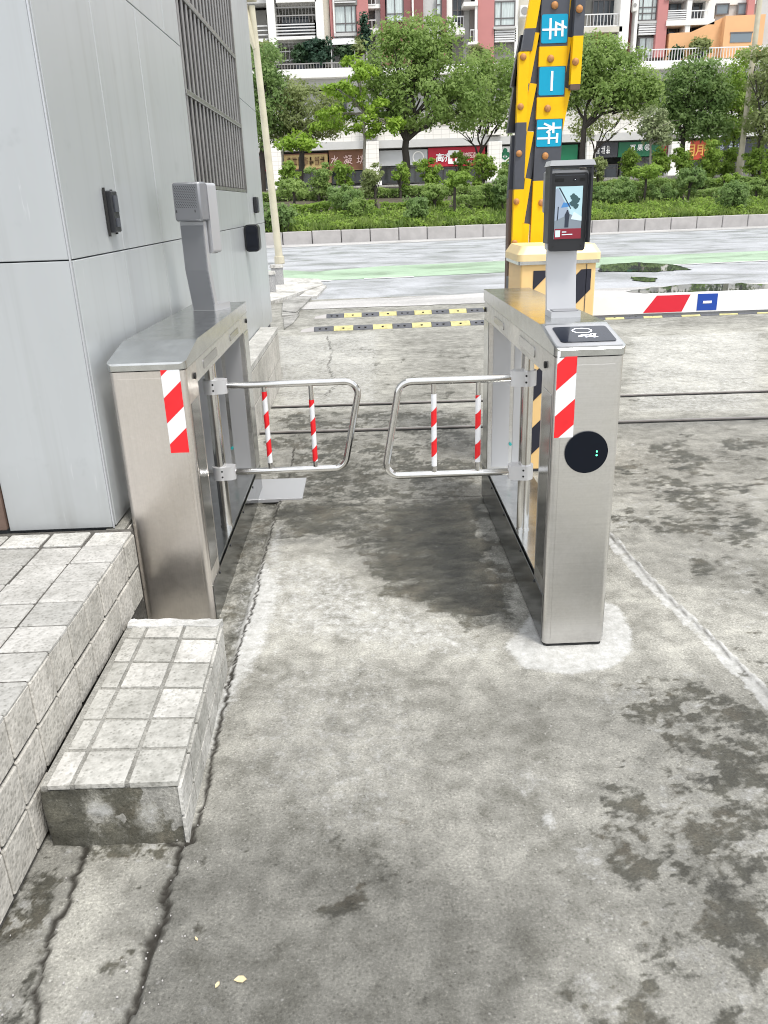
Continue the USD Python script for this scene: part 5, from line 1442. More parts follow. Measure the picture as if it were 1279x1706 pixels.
def shrub(label, px, py, rx, ry, mat, seed, Yoff=None, stem=False, name='shrub', leaf=0.075, dens=1.0, group=None, rough=0.28, loose=False):
    """A bush whose foot is seen at (px, py) on the bank; rx, ry: half width and half height in pixels."""
    p = bank_at(px, py); k = p[1] / FPX
    r = np.random.default_rng(seed)
    R, H = rx * k, ry * k
    t = thing(name, label, 'shrub', group)
    cz = p[2] + (H * 1.05 if not stem else H + (stem * k))
    ls = [((p[0], p[1], cz), (R * 0.85, R * 0.85, H * 0.85))]
    for _ in range(5):
        a = r.uniform(0, 6.28)
        ls.append(((p[0] + R * 0.4 * math.cos(a), p[1] + R * 0.4 * math.sin(a), cz + H * r.uniform(-0.3, 0.35)), (R * 0.55, R * 0.55, H * 0.55)))
    nl = int(dens * np.clip(R * H * 4200, 450, 3400))
    nc = max(14, int(nl / 34))
    st_ = []
    if stem:
        st_.append(limb(np.array([p[0], p[1], p[2] - 0.1]), np.array([p[0], p[1], cz]), 0.07, 0.05, seed, 0.08))
    for i in range(5 if loose else 3):
        a = r.uniform(0, 6.28)
        st_.append(limb(np.array([p[0], p[1], p[2] - 0.05 if not stem else cz - H * 0.7]), np.array([p[0] + R * 0.5 * math.cos(a), p[1] + R * 0.5 * math.sin(a), cz + H * 0.3]), 0.03, 0.012, seed + i, n=5))
    obj('stem', st_, M['bark'], t, smooth=True)
    if loose:
        ls = [((p[0] + R * 0.6 * r.uniform(-1, 1), p[1] + R * 0.4 * r.uniform(-1, 1), cz + H * r.uniform(-0.5, 0.7)), (R * 0.42, R * 0.42, H * 0.45)) for _ in range(7)]
    obj('crown', crown(ls, nc, 34, rough * min(R, H) + 0.05, leaf, seed, 0.6), LEAF[mat], t)
    return t


SH = [
    ('dark clipped round shrub behind the kerb beside the left lamp post', 478, 388, 22, 23, 'mid', 0, False),
    ('small bush behind the left lamp post at kerb height', 450, 392, 22, 24, 'mid', 0, False),
    ('mushroom-topped green shrub on a short stem at left', 491, 352, 29, 15, 'green', 18, False),
    ('broad dark green rounded shrub on a thick stem left of the middle', 575, 362, 34, 20, 'mid', 10, False),
    ('small round yellow-green shrub in front of the broad dark one', 600, 368, 19, 18, 'green', 0, False),
    ('loose grey-green upright shrub on thin stems', 626, 352, 21, 26, 'olive', 14, True),
    ('dark round clipped shrub in front of the big middle tree', 688, 374, 23, 22, 'mid', 0, False),
    ('wide green bush between the dark round shrub and the umbrella shrub', 724, 352, 26, 18, 'green', 6, False),
    ('umbrella-shaped yellow-green shrub on a tall pale stem', 757, 362, 32, 14, 'lime', 42, False),
    ('spreading green bush beside the boom', 808, 356, 26, 20, 'green', 6, False),
    ('tall bush half hidden by the boom foot', 838, 358, 18, 30, 'mid', 0, False),
    ('round bush just right of the terminal screen', 992, 340, 17, 15, 'mid', 0, False),
    ('large round clipped bush right of the terminal', 1027, 345, 27, 22, 'mid', 0, False),
    ('umbrella-topped yellow-green shrub at right on a leaning stem', 1072, 338, 29, 15, 'lime', 30, False),
    ('low rounded dark bush under the umbrella-topped one', 1101, 338, 24, 17, 'mid', 0, False),
    ('rounded bush on several stems at right', 1146, 336, 26, 20, 'mid', 12, False),
    ('bush with a reddish top behind the stemmed one', 1152, 312, 14, 12, 'rust', 0, False),
    ('mushroom-topped shrub left of the right lamp post', 1205, 322, 21, 11, 'lime', 10, False),
    ('large dark clipped ball shrub at the foot of the right lamp post', 1217, 354, 26, 25, 'mid', 0, False),
    ('small tidy bush right of the right lamp post', 1258, 334, 16, 14, 'green', 8, False),
    ('small yellow-green bush at the right edge', 1285, 338, 18, 18, 'green', 0, False),
]
for k, (lb, px, py, rx, ry, mt, stm, loose) in enumerate(SH):
    shrub(lb, px, py, rx, ry, mt, 300 + k, stem=stm, loose=loose)
LO = [('feathery upright shrub in front of the yellow-brown sign, left one', 482, 330, 20, 26, 'green'), ('feathery dark shrub below the yellow-brown sign, right one', 532, 335, 20, 26, 'mid'), ('feathery shrub below the brown sign', 574, 330, 19, 24, 'green'),
      ('airy light green shrub beside the middle tree trunk', 667, 330, 16, 24, 'green'), ('airy yellow-green shrub below the grey sign panel', 714, 322, 22, 22, 'lime'), ('airy light green shrub in front of the red sign', 764, 310, 18, 22, 'lime'),
      ('airy light green shrub at the right end of the red sign', 806, 316, 20, 24, 'green'), ('leafy shrub below the green cross sign', 846, 320, 22, 24, 'mid'),
      ('tall thin shrub beside the terminal under the black sign', 994, 318, 14, 24, 'olive'), ('airy yellow-green shrub below the dark green sign, left one', 1040, 306, 22, 22, 'lime'), ('airy shrub below the dark green sign, right one', 1090, 304, 20, 22, 'green'),
      ('leafy green shrub left of the red lettered sign', 1135, 306, 22, 24, 'green'), ('tall leafy shrub in front of the red lettered sign', 1178, 306, 24, 30, 'lime'), ('leafy shrub below the dark lettered sign', 1206, 302, 20, 22, 'green'), ('leafy green shrub right of the right lamp post', 1252, 306, 20, 26, 'green'), ('leafy shrub cut by the right edge', 1282, 312, 22, 26, 'green')]
for k, (lb, px, py, rx, ry, mt) in enumerate(LO):
    shrub(lb, px, py, rx, ry, {'mid': 'green', 'green': 'lime'}.get(mt, mt), 400 + k, stem=4, loose=True, dens=0.7, leaf=0.085)

# hedges: low clipped strips behind the inner kerb
def hedge(label, x0, x1, d, w, h, mat, seed):
    a, b = bank_pt(x0, d), bank_pt(x1, d)
    r = np.random.default_rng(seed)
    n = int((x1 - x0) * w * h * 1500)
    t = r.random((n, 1))
    p = a * (1 - t) + b * t
    p += np.column_stack([r.uniform(-0.1, 0.1, n), r.uniform(0, w, n), h * np.sqrt(r.random(n)) * (1 + 0.12 * np.sin(p[:, 0] * 3))])
    return obj('hedge', leaves(p, np.tile([0, -0.5, 0.7], (n, 1)), 0.075, r), LEAF[mat], label=label, cat='hedge')


hedge('low clipped yellow-green hedge strip at left behind the inner kerb', -3.2, 0.6, 4.6, 0.8, 0.5, 'lime', 501)
hedge('low clipped hedge strip below the loose grey-green shrub', 0.9, 4.0, 4.7, 0.8, 0.42, 'lime', 502)
hedge('low green hedge strip behind the umbrella-shaped shrub', 4.2, 8.2, 4.7, 0.9, 0.55, 'green', 503)
hedge('low green hedge strip right of the terminal', 10.8, 15.5, 4.7, 0.9, 0.5, 'green', 504)
hedge('low green hedge strip at the right lamp post', 15.8, 24.0, 4.8, 1.0, 0.5, 'green', 505)
hedge('dark background hedge along the terrace at left', -6, 6.5, 8.2, 1.0, 0.5, 'green', 506)
hedge('dark background hedge along the terrace at right', 9.5, 28, 7.6, 1.0, 0.6, 'green', 507)
# ground cover: grass-like blades
r = np.random.default_rng(77)
n = 20000
xx = r.uniform(-7, 24, n); dd_ = r.uniform(0.3, 4.1, n)
u = (xx + dd_ * ku[1]) / ku[0]
P = np.column_stack([xx, kerb_y(0) + u * ku[1] + dd_ * ku[0], bank_z(dd_) - 0.02])
h = (0.10 + 0.5 * np.clip(fbm(xx, dd_, 1.6, 33) - 0.2, 0, 1)) * r.uniform(0.5, 1.5, n)
an = r.uniform(0, 6.28, n); ln = r.uniform(0.06, 0.26, n)
w = 0.034 * r.uniform(0.7, 1.5, n)
side = np.column_stack([np.cos(an), np.sin(an), np.zeros(n)]) * w[:, None]
lean = np.column_stack([-np.sin(an) * ln, np.cos(an) * ln, h])
v = np.stack([P - side, P + side, P + lean * 0.6 + side * 0.9, P + lean * 0.6 - side * 0.9, P + lean], 1).reshape(-1, 3)
i = np.arange(n)[:, None] * 5
obj('ground_cover', (v, np.concatenate([i + [0, 1, 2], i + [0, 2, 3], i + [3, 2, 4]])), LEAF['cover'], kind='stuff', label='long-leaved yellow-green ground cover along the kerb', cat='ground cover')

gn = 900
gx_, gd_ = r.uniform(-7, 24, gn), r.uniform(0.35, 4.0, gn)
cl_ = np.repeat(np.column_stack([gx_, gd_]), 15, 0) + r.normal(0, 0.12, (gn * 15, 2))
cl_[:, 1] = np.clip(cl_[:, 1], 0.28, 4.1)
u = (cl_[:, 0] + cl_[:, 1] * ku[1]) / ku[0]
P = np.column_stack([cl_[:, 0], kerb_y(0) + u * ku[1] + cl_[:, 1] * ku[0], bank_z(cl_[:, 1]) + 0.05 + r.uniform(0, 0.26, len(cl_)) * np.repeat(r.uniform(0.5, 1.4, gn), 15)])
obj('low_plants', leaves(P, np.tile([0, -0.3, 0.8], (len(P), 1)), 0.095, r, asp=0.42), LEAF['lime'], kind='stuff', label='broad-leaved low plants mixed through the ground cover', cat='ground cover')

# ------------------------------------------------------------------ the apartment block with shops
FY = 65.0
M['cladwhite'] = simple('white_render', (0.74, 0.73, 0.70), 0.8, vary=0.06, scale=0.6)
M['cladtile'] = usdkit.material(stage, '/World/Looks/white_wall_tile', {
    'g': ('geometry', {}), 'mp': ('mapping', {'rotation': (math.pi / 2, 0, 0)}), 'b': ('brick_texture', {'color1': (0.70, 0.68, 0.64), 'color2': (0.74, 0.72, 0.68), 'mortar': (0.50, 0.48, 0.45), 'scale': 1.0, 'brick_width': 0.6, 'row_height': 0.3, 'mortar_size': 0.012, 'offset': 0.0}), 'p': ('principled_bsdf', {'roughness': 0.6})},
    [('g.position', 'mp.vector'), ('mp.vector', 'b.vector'), ('b.color', 'p.base_color')], surface='p.BSDF')
M['pink'] = simple('pink_render', (0.47, 0.20, 0.19), 0.8, vary=0.06, scale=0.8)
M['pinkdark'] = simple('maroon_render', (0.22, 0.085, 0.085), 0.8, vary=0.06, scale=0.8)
M['greywall'] = simple('grey_render', (0.48, 0.48, 0.47), 0.8, vary=0.06, scale=0.8)
M['beige'] = simple('beige_render', (0.56, 0.53, 0.45), 0.8, vary=0.08, scale=0.8)
M['orange'] = simple('orange_render', (0.70, 0.40, 0.20), 0.8, vary=0.05, scale=0.8)
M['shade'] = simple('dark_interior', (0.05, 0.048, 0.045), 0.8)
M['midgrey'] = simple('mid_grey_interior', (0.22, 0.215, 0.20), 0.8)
M['railing'] = simple('white_railing', (0.66, 0.66, 0.66), 0.5)
M['greyrail'] = simple('grey_railing', (0.30, 0.29, 0.28), 0.5)
M['frame'] = simple('window_frame', (0.12, 0.11, 0.11), 0.5)
M['curtain'] = simple('curtained_pane', (0.50, 0.56, 0.55), 0.12, vary=0.25, scale=5, stretch=(4, 1, 0.2))
M['bluepane'] = simple('grey_blue_pane', (0.16, 0.20, 0.23), 0.08)
M['darkpane'] = simple('deep_pane', (0.04, 0.05, 0.06), 0.06)
M['shopglass'] = simple('shop_glass', (0.12, 0.13, 0.13), 0.1, vary=0.5, scale=1.2)

apt = thing('apartment_building', 'pink and white apartment block with balconies above a row of shops', 'building')


def X(px, py=100, Y=FY):
    return at(px, py, Y)[0]


def Z(px, py, Y=FY):
    return at(px, py, Y)[2]


def block(name, px0, py0, px1, py1, mat, y0=0.0, y1=0.5, par=None, smooth=False):
    """A box on the facade from pixel corners, its front y0 metres behind (negative: in front of) the facade plane."""
    pyc, pxc = (py0 + py1) / 2, (px0 + px1) / 2
    a, b = X(px0, pyc, FY + y0), X(px1, pyc, FY + y0)
    z1, z0 = Z(pxc, py0, FY + y0), Z(pxc, py1, FY + y0)
    return obj(name, bx(a, FY + y0, z0, b, FY + y1, z1), M[mat], par or apt)


def window(px0, py0, px1, py1, y0=0.12, pane='curtain', split=(0.5,), hz=(0.62,), par=None):
    pyc, pxc = (py0 + py1) / 2, (px0 + px1) / 2
    a, b = X(px0, pyc, FY + y0), X(px1, pyc, FY + y0)
    z1, z0 = Z(pxc, py0, FY + y0), Z(pxc, py1, FY + y0)
    w = obj('window', bx(a, FY + y0, z0, b, FY + y0 + 0.05, z1), M[pane], par or apt)
    t = 0.07
    fr_ = [bx(a, FY + y0 - 0.06, z0, a + t, FY + y0 - 0.002, z1), bx(b - t, FY + y0 - 0.06, z0, b, FY + y0 - 0.002, z1), bx(a + t, FY + y0 - 0.06, z0, b - t, FY + y0 - 0.002, z0 + t), bx(a + t, FY + y0 - 0.06, z1 - t, b - t, FY + y0 - 0.002, z1)]
    for s in split:
        c = a + (b - a) * s; fr_.append(bx(c - 0.03, FY + y0 - 0.05, z0 + t, c + 0.03, FY + y0 - 0.002, z1 - t))
    for s in hz:
        c = z1 - (z1 - z0) * s; fr_.append(bx(a + t, FY + y0 - 0.045, c - 0.03, b - t, FY + y0 - 0.004, c + 0.03))
    obj('window_frame', fr_, M['frame'], w)
    return w


def railing(px0, py0, px1, py1, y0=-0.3, step=0.16, mat='railing', rails=(0.0, 1.0), barw=0.018):
    pyc, pxc = (py0 + py1) / 2, (px0 + px1) / 2
    a, b = X(px0, pyc, FY + y0), X(px1, pyc, FY + y0)
    z1, z0 = Z(pxc, py0, FY + y0), Z(pxc, py1, FY + y0)
    ms = [bx(a, FY + y0 - 0.03, z0 + (z1 - z0) * s - 0.035, b, FY + y0 + 0.03, z0 + (z1 - z0) * s + 0.035) for s in rails]
    rl = obj('railing', ms, M[mat], apt)
    n = max(2, int((b - a) / step)) if step else 0
    if n:
        obj('baluster', [bx(a + (b - a) * k / n - barw, FY + y0 - barw, z0, a + (b - a) * k / n + barw, FY + y0 + barw, z1) for k in range(n + 1)], M[mat], rl, kind='stuff')
    return rl


# carcass behind everything, tall and wide enough for reflections
obj('carcass', [bx(-45, FY + 3.2, 2.4, 62, FY + 15, 34)], M['midgrey'], apt)
obj('upper_wall', [bx(-45, FY + 0.2, 15.6, 62, FY + 3.1, 34)], M['cladwhite'], apt)
obj('outer_wall', [bx(-45, FY, 10.5, X(412), FY + 3.1, 15.6)], M['cladwhite'], apt)
obj('outer_wall', [bx(X(1290), FY, 10.5, 62, FY + 3.1, 15.6)], M['cladwhite'], apt)
for zz in np.arange(17.2, 33, 3.1):
    for xx_ in np.arange(-40, 60, 4.6):
        obj('window', bx(xx_, FY + 0.12, zz, xx_ + 2.6, FY + 0.199, zz + 1.7), M['bluepane'], apt)
# podium: terrace slab, band below, first floor wall, shop beam
block('terrace_slab', 300, 113, 850, 128, 'cladwhite', -1.6, 3.0); block('terrace_slab', 850, 102, 1400, 114, 'cladwhite', -1.6, 3.0)
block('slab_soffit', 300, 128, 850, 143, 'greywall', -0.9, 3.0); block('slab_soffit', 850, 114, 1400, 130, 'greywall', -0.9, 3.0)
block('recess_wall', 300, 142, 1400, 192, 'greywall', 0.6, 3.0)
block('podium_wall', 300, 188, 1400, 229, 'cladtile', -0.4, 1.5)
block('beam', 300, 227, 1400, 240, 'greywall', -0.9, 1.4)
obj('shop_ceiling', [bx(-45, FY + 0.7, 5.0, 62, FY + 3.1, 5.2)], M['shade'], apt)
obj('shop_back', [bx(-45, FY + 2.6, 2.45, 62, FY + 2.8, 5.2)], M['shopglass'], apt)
for a, b in ((545, 577), (650, 690), (770, 800), (1085, 1128), (1195, 1245), (930, 960)):
    window(a, 148 if a < 900 else 132, b, 186 if a < 900 else 152, 0.52, 'darkpane', (0.33, 0.66), ())
obj('louvre', [bx(X(690, 205), FY - 0.46, z, X(775, 205), FY - 0.405, z + 0.09) for z in np.arange(6.6, 7.5, 0.2)], M['beige'], apt)
obj('louvre', [bx(X(985, 195), FY - 0.46, z, X(1070, 195), FY - 0.405, z + 0.09) for z in np.arange(6.7, 7.6, 0.2)], M['beige'], apt)
for cx, w in ((461, 20), (619, 24), (820, 22), (976, 15), (1121, 30), (1300, 24), (390, 20)):
    a, b = X(cx - w / 2, 270), X(cx + w / 2, 270)
    c = obj('column', bx(a, FY - 1.3, 2.4, b, FY - 0.6, Z(cx, 238), 0.03), M['cladtile'], apt)
    obj('column_base', bx(a - 0.15, FY - 1.42, 2.4, b + 0.15, FY - 0.5, 2.4 + 0.55, 0.03), M['cladwhite'], c)
    obj('column_capital', bx(a - 0.02, FY - 1.32, Z(cx, 190), b + 0.02, FY - 0.42, Z(cx, 227)), M['cladtile'], c)
# shop fronts below the signs
for a, b, mt, sp in ((475, 545, 'shopglass', (0.3, 0.6)), (552, 608, 'darkpane', (0.35, 0.7)), (630, 712, 'shopglass', (0.25, 0.5, 0.75)), (715, 808, 'shopglass', (0.25, 0.5, 0.75)), (832, 870, 'darkpane', (0.5,)), (875, 965, 'shopglass', (0.3, 0.6)), (985, 1028, 'darkpane', (0.5,)), (1032, 1100, 'shopglass', (0.3, 0.6)), (1142, 1190, 'darkpane', (0.5,)), (1195, 1282, 'shopglass', (0.3, 0.6))):
    window(a, 274 if a < 1000 else 262, b, 306 if a < 1000 else 298, 0.4, mt, sp, (0.2,))
M['woodpost'] = simple('wood_post', (0.35, 0.24, 0.13), 0.6)
block('door_post', 545, 285, 552, 305, 'woodpost', -0.1, 0.3)

# towers above the terrace, left to right, as seen
T0, T1 = 0, 112       # pixel rows: top of frame, terrace


def storeys(px0, px1, rows_, mat, y0, y1):
    for a, b in rows_:
        block('wall', px0, a, px1, b, mat, y0, y1)


top = -40
block('wall', 405, top, 444, 6, 'greywall', 0.0, 1.5); block('balcony_slab', 405, 66, 445, 72, 'cladwhite', -0.5, 1.5)
block('wall', 405, 18, 445, 66, 'midgrey', 1.2, 1.5); railing(405, 44, 446, 66, -0.45, 0, rails=(0.0, 0.33, 0.66, 1.0)); block('wall', 405, 72, 445, 113, 'beige', 1.0, 1.5)
block('pier', 445, top, 458, 102, 'cladwhite', -0.8, 1.2); block('pier', 525, top, 538, 70, 'cladwhite', -0.8, 1.2); block('lintel', 458, top, 525, 4, 'cladwhite', -0.8, 1.2)
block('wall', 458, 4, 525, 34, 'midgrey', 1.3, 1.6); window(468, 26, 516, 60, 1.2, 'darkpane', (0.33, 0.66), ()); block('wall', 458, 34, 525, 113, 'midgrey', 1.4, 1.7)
railing(459, 41, 525, 62, -0.6, 0, rails=(0.02, 0.27, 0.52, 0.77, 1.0)); block('balcony_slab', 458, 62, 525, 66, 'cladwhite', -0.7, 1.3)
railing(459, 4, 525, 38, -0.6, 0.22, 'greyrail', rails=(0.35, 0.75, 1.0), barw=0.012)
railing(462, 67, 528, 104, 0.2, 0.28, 'railing', rails=(0.1, 0.5, 0.9), barw=0.014); block('wall', 462, 66, 528, 78, 'greywall', 0.9, 1.3)
block('wall', 538, top, 549, 112, 'beige', 0.0, 1.5); block('wall', 549, top, 556, 70, 'pink', -0.2, 1.5); block('drain_pipe', 554, top, 557, 60, 'cladwhite', -0.35, -0.22)
block('bay_window_wall', 556, top, 594, 9, 'midgrey', -0.3, 1.5); window(557, 9, 593, 55, -0.2, 'curtain', (0.5, 0.8), (0.66,)); block('bay_sill', 556, 55, 594, 60, 'greywall', -0.5, 1.5); block('wall', 549, 60, 612, 113, 'greywall', 0.3, 1.5)
railing(557, 0, 592, 4, -0.4, 0, rails=(0, 1))
block('wall', 593, top, 613, 60, 'pink', -0.2, 1.5)
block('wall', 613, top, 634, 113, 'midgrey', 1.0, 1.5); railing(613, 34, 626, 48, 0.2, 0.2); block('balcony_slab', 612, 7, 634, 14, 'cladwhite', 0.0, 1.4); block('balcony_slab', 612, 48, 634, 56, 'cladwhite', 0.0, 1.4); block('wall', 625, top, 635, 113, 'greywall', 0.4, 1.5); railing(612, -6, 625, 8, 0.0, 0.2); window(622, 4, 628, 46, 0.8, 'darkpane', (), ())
block('wall', 634, top, 642, 113, 'pinkdark', -0.1, 1.5); window(643, -12, 672, 37, -0.1, 'curtain', (0.5,), (0.72,)); block('wall', 642, 37, 673, 113, 'pinkdark', 0.0, 1.5)
block('wall', 673, top, 705, 113, 'pinkdark', -0.15, 1.5); block('drain_pipe', 686, top, 689, 60, 'cladwhite', -0.28, -0.16)
block('bay_window_wall', 705, top, 728, 113, 'greywall', 0.1, 1.5); window(726, -10, 735, 26, -0.1, 'curtain', (), (0.5,)); block('wall', 727, 26, 736, 113, 'greywall', 0.1, 1.5); block('wall', 736, top, 744, 113, 'pinkdark', -0.15, 1.5)
block('wall', 744, top, 753, 58, 'cladwhite', 0.0, 1.5); block('wall', 753, top, 772, 113, 'midgrey', 1.0, 1.5); window(753, -5, 770, 40, 0.8, 'darkpane', (0.5,), (0.5,)); block('balcony_front', 744, 48, 774, 58, 'cladwhite', -0.2, 1.0); railing(752, 28, 772, 47, 0.0, 0.18)
block('wall', 772, top, 784, 113, 'greywall', 0.9, 1.5); block('balcony_slab', 772, 3, 796, 10, 'cladwhite', -0.6, 1.4); railing(783, 50, 795, 70, -0.4, 0.2); block('pier', 791, 0, 795, 72, 'cladwhite', -0.5, -0.3); block('wall', 782, 10, 792, 113, 'midgrey', 0.6, 1.5); block('balcony_slab', 780, 70, 797, 74, 'cladwhite', -0.6, 1.2)
block('wall', 796, top, 823, 113, 'pink', -0.3, 1.5); window(823, 2, 858, 44, -0.25, 'curtain', (0.33,), (0.68,)); block('sill', 822, 44, 859, 48, 'greywall', -0.45, 1.5)
block('wall', 822, 48, 859, 113, 'midgrey', 0.1, 1.5)
obj('louvre', [bx(X(823, 60), FY - 0.3, Z(840, 50 + 4 * k) - 0.05, X(858, 60), FY - 0.1, Z(840, 50 + 4 * k) + 0.05) for k in range(6)], M['railing'], apt)
block('drain_pipe', 858, top, 863, 112, 'cladwhite', -0.3, -0.1); block('wall', 863, top, 900, 113, 'beige', 0.2, 1.5); block('wall', 822, top, 859, 2, 'greywall', -0.1, 1.5); block('wall', 900, top, 972, 113, 'greywall', 0.4, 1.5)
block('wall', 970, top, 1036, 46, 'midgrey', 1.2, 1.6); window(986, 0, 1024, 44, 1.1, 'darkpane', (0.25, 0.5, 0.75), ()); railing(972, 24, 1034, 44, -0.4, 0.24); block('balcony_slab', 970, 45, 1036, 54, 'beige', -0.6, 1.2); block('wall', 970, 54, 1036, 113, 'midgrey', 0.9, 1.5); block('balcony_slab', 995, 60, 1034, 63, 'cladwhite', -0.2, 1.2)
block('pier', 1033, top, 1049, 82, 'cladwhite', -0.6, 1.2); block('wall', 1049, top, 1058, 113, 'pinkdark', 0.3, 1.5); block('pier', 1057, top, 1062, 113, 'cladwhite', -0.4, 1.2)
window(1063, -10, 1094, 35, -0.1, 'curtain', (0.25, 0.75), (0.5, 0.72)); block('sill', 1061, 35, 1096, 39, 'greywall', -0.35, 1.5); block('wall', 1061, 39, 1096, 113, 'midgrey', 0.2, 1.5); window(1063, 62, 1092, 99, 0.05, 'curtain', (0.4,), (0.85,))
obj('louvre', [bx(X(1062, 48), FY - 0.3, Z(1078, 42 + 4 * k) - 0.05, X(1094, 48), FY - 0.1, Z(1078, 42 + 4 * k) + 0.05) for k in range(5)], M['railing'], apt)
block('wall', 1095, top, 1112, 95, 'pink', -0.4, 1.5)
block('balcony_slab', 1110, 33, 1190, 42, 'cladwhite', -0.5, 1.2); block('pier', 1143, -4, 1151, 60, 'cladwhite', -0.45, 1.0); block('wall', 1110, 0, 1190, 33, 'midgrey', 0.9, 1.5); window(1114, 5, 1142, 31, 0.8, 'bluepane', (0.5,), ()); window(1152, 6, 1177, 31, 0.8, 'darkpane', (0.5,), ())
railing(1112, 18, 1143, 32, -0.4, 0, rails=(0, 0.25, 0.5, 0.75, 1)); railing(1151, 18, 1178, 32, -0.4, 0.2); block('balcony_slab', 1110, top, 1190, -1, 'cladwhite', -0.5, 1.2); block('wall', 1110, 42, 1180, 62, 'midgrey', 0.9, 1.5); window(1112, 44, 1143, 58, 0.7, 'darkpane', (0.5,), ()); window(1150, 44, 1176, 58, 0.7, 'darkpane', (0.5,), ())
block('wall', 1176, top, 1192, 40, 'cladwhite', 0.2, 1.5); window(1192, 6, 1214, 25, 0.3, 'bluepane', (), ()); block('wall', 1190, top, 1262, 8, 'cladwhite', 0.4, 1.5); window(1228, 5, 1247, 25, 0.3, 'bluepane', (), ()); block('wall', 1190, 8, 1262, 40, 'greywall', 0.5, 1.5); block('wall', 1247, top, 1258, 40, 'pink', 0.0, 1.5); block('wall', 1258, top, 1300, 113, 'greywall', 0.3, 1.5)
# orange annexe standing on the terrace
an_ = thing('annexe', 'orange rendered terrace annexe with slanted roof edge at upper right', 'annexe')
ZA, ZB, ZC = Z(1112, 80), Z(1150, 60), Z(1195, 32)
zt = Z(1190, 101)
oa = [X(1110, 70), X(1146, 60), X(1197, 50), X(1262, 50)]
obj('wall', [prism(Polygon([(oa[0], zt), (oa[3], zt), (oa[3], Z(1262, 29)), (oa[2], Z(1197, 32)), (oa[1], Z(1146, 56)), (oa[0], Z(1112, 58))]), FY - 0.5, FY + 0.8, 'xz')], M['orange'], an_)
obj('parapet', [prism(Polygon([(oa[2], zt), (oa[3], zt), (oa[3], Z(1262, 29)), (oa[2], Z(1197, 32))]), FY - 1.0, FY - 0.501, 'xz')], M['orange'], an_)
a, b = X(1216, 67, FY - 1.02), X(1251, 67, FY - 1.02)
w = obj('window', [bx(a, FY - 1.03, Z(1235, 75), b, FY - 1.002, Z(1235, 60))], M['bluepane'], an_)
obj('window_frame', [bx(a - 0.05, FY - 1.05, Z(1235, 60), b + 0.05, FY - 1.002, Z(1235, 60) + 0.08)], M['frame'], w)
# terrace railings
railing(455, 105, 600, 121, -1.4, 0.20, 'greyrail', rails=(0.05, 0.95), barw=0.02)
railing(1062, 79, 1300, 101, -1.4, 0.20, 'railing', rails=(0.05, 0.95), barw=0.02)
# awning over the terrace
aw = thing('awning', 'white canvas awning over the terrace below the left bay window', 'awning')
q0, q1, q2, q3 = at(548, 72, FY - 1.2), at(594, 70, FY - 1.2), at(588, 60, FY + 0.2), at(560, 60, FY + 0.2)
vv = np.array([q0, q1, q2, q3]); v8 = np.vstack([vv, vv - [0, 0, 0.12]])
obj('canopy', trimesh.convex.convex_hull(v8), M['white'], aw)
obj('awning_post', [bx(q0[0] + 0.1, FY - 1.2, 10.3, q0[0] + 0.16, FY - 1.14, q0[2] - 0.1), bx(q1[0] - 0.2, FY - 1.2, 10.3, q1[0] - 0.14, FY - 1.14, q1[2] - 0.1)], M['railing'], aw)
# air conditioners on the facade
ac = None
for k, (px0, py0, px1, py1, lb) in enumerate(((864, 12, 881, 31, 'white air conditioner unit beside the boom top'), (1050, 2, 1058, 22, 'white air conditioner beside the pale pier at upper right'), (747, 40, 760, 49, 'small air conditioner on the grey balcony front'))):
    a, b, z1, z0 = X(px0, 20), X(px1, 20), Z(px0, py0), Z(px0, py1)
    t = thing('air_conditioner', lb, 'air conditioner')
    obj('casing', [bx(a, FY - 0.55, z0, b, FY - 0.15, z1, 0.03)], M['cladwhite'], t)
    obj('fan_grille', [prism(Point((a + b) / 2 - 0.05, (z0 + z1) / 2).buffer(min(b - a, z1 - z0) * 0.36, quad_segs=6), FY - 0.57, FY - 0.551, 'xz')], M['greyrail'], t)

# plants on the terrace
def terrace_plant(label, px, py, rx, ry, mat, seed, Y=FY - 0.9, conic=False):
    k = Y / FPX
    c = at(px, py, Y)
    t = thing('terrace_plant', label, 'plant')
    ls = [(c, (rx * k, rx * k * 0.8, ry * k))] if not conic else [(c + [0, 0, ry * k * s], (rx * k * w, rx * k * w, ry * k * 0.3)) for s, w in ((-0.7, 1), (-0.3, 0.8), (0.1, 0.6), (0.5, 0.4), (0.85, 0.2))]
    obj('crown', crown(ls, int(18 + rx * ry / 7), 26, 0.35, 0.13, seed, 0.3), LEAF[mat], t)
    obj('stem', [tube([[c[0], c[1], 10.2], c], 0.05, 6)], M['bark'], t)
    obj('pot', [cyl(c[0], c[1], 10.2, 10.75, 0.24, 12, 0.32)], M['charcoal'], t)


terrace_plant('dark leafy potted tree on the terrace below the white frame', 531, 86, 21, 19, 'blue', 601)
terrace_plant('dark potted bush left of the dark leafy tree', 499, 90, 11, 12, 'dark', 602)
terrace_plant('dark bush on the terrace beside the awning', 575, 85, 14, 10, 'dark', 603)
terrace_plant('dark cone-shaped conifer on the terrace', 607, 55, 10, 24, 'blue', 604, conic=True)
terrace_plant('greyish potted shrub right of the awning', 597, 78, 14, 13, 'olive', 605)
terrace_plant('spiky terrace plant in front of the orange annexe', 1168, 78, 17, 12, 'olive', 606)
terrace_plant('small bush on the terrace railing left of the annexe', 1128, 90, 8, 8, 'dark', 607)
terrace_plant('bushy potted plant below the louvres behind the middle tree', 800, 92, 14, 12, 'olive', 608)
terrace_plant('overgrown planter beside the far left lamp post', 440, 92, 16, 18, 'olive', 609)
terrace_plant('purple-tinged vine pot on the right terrace', 1000, 66, 10, 8, 'rust', 610)


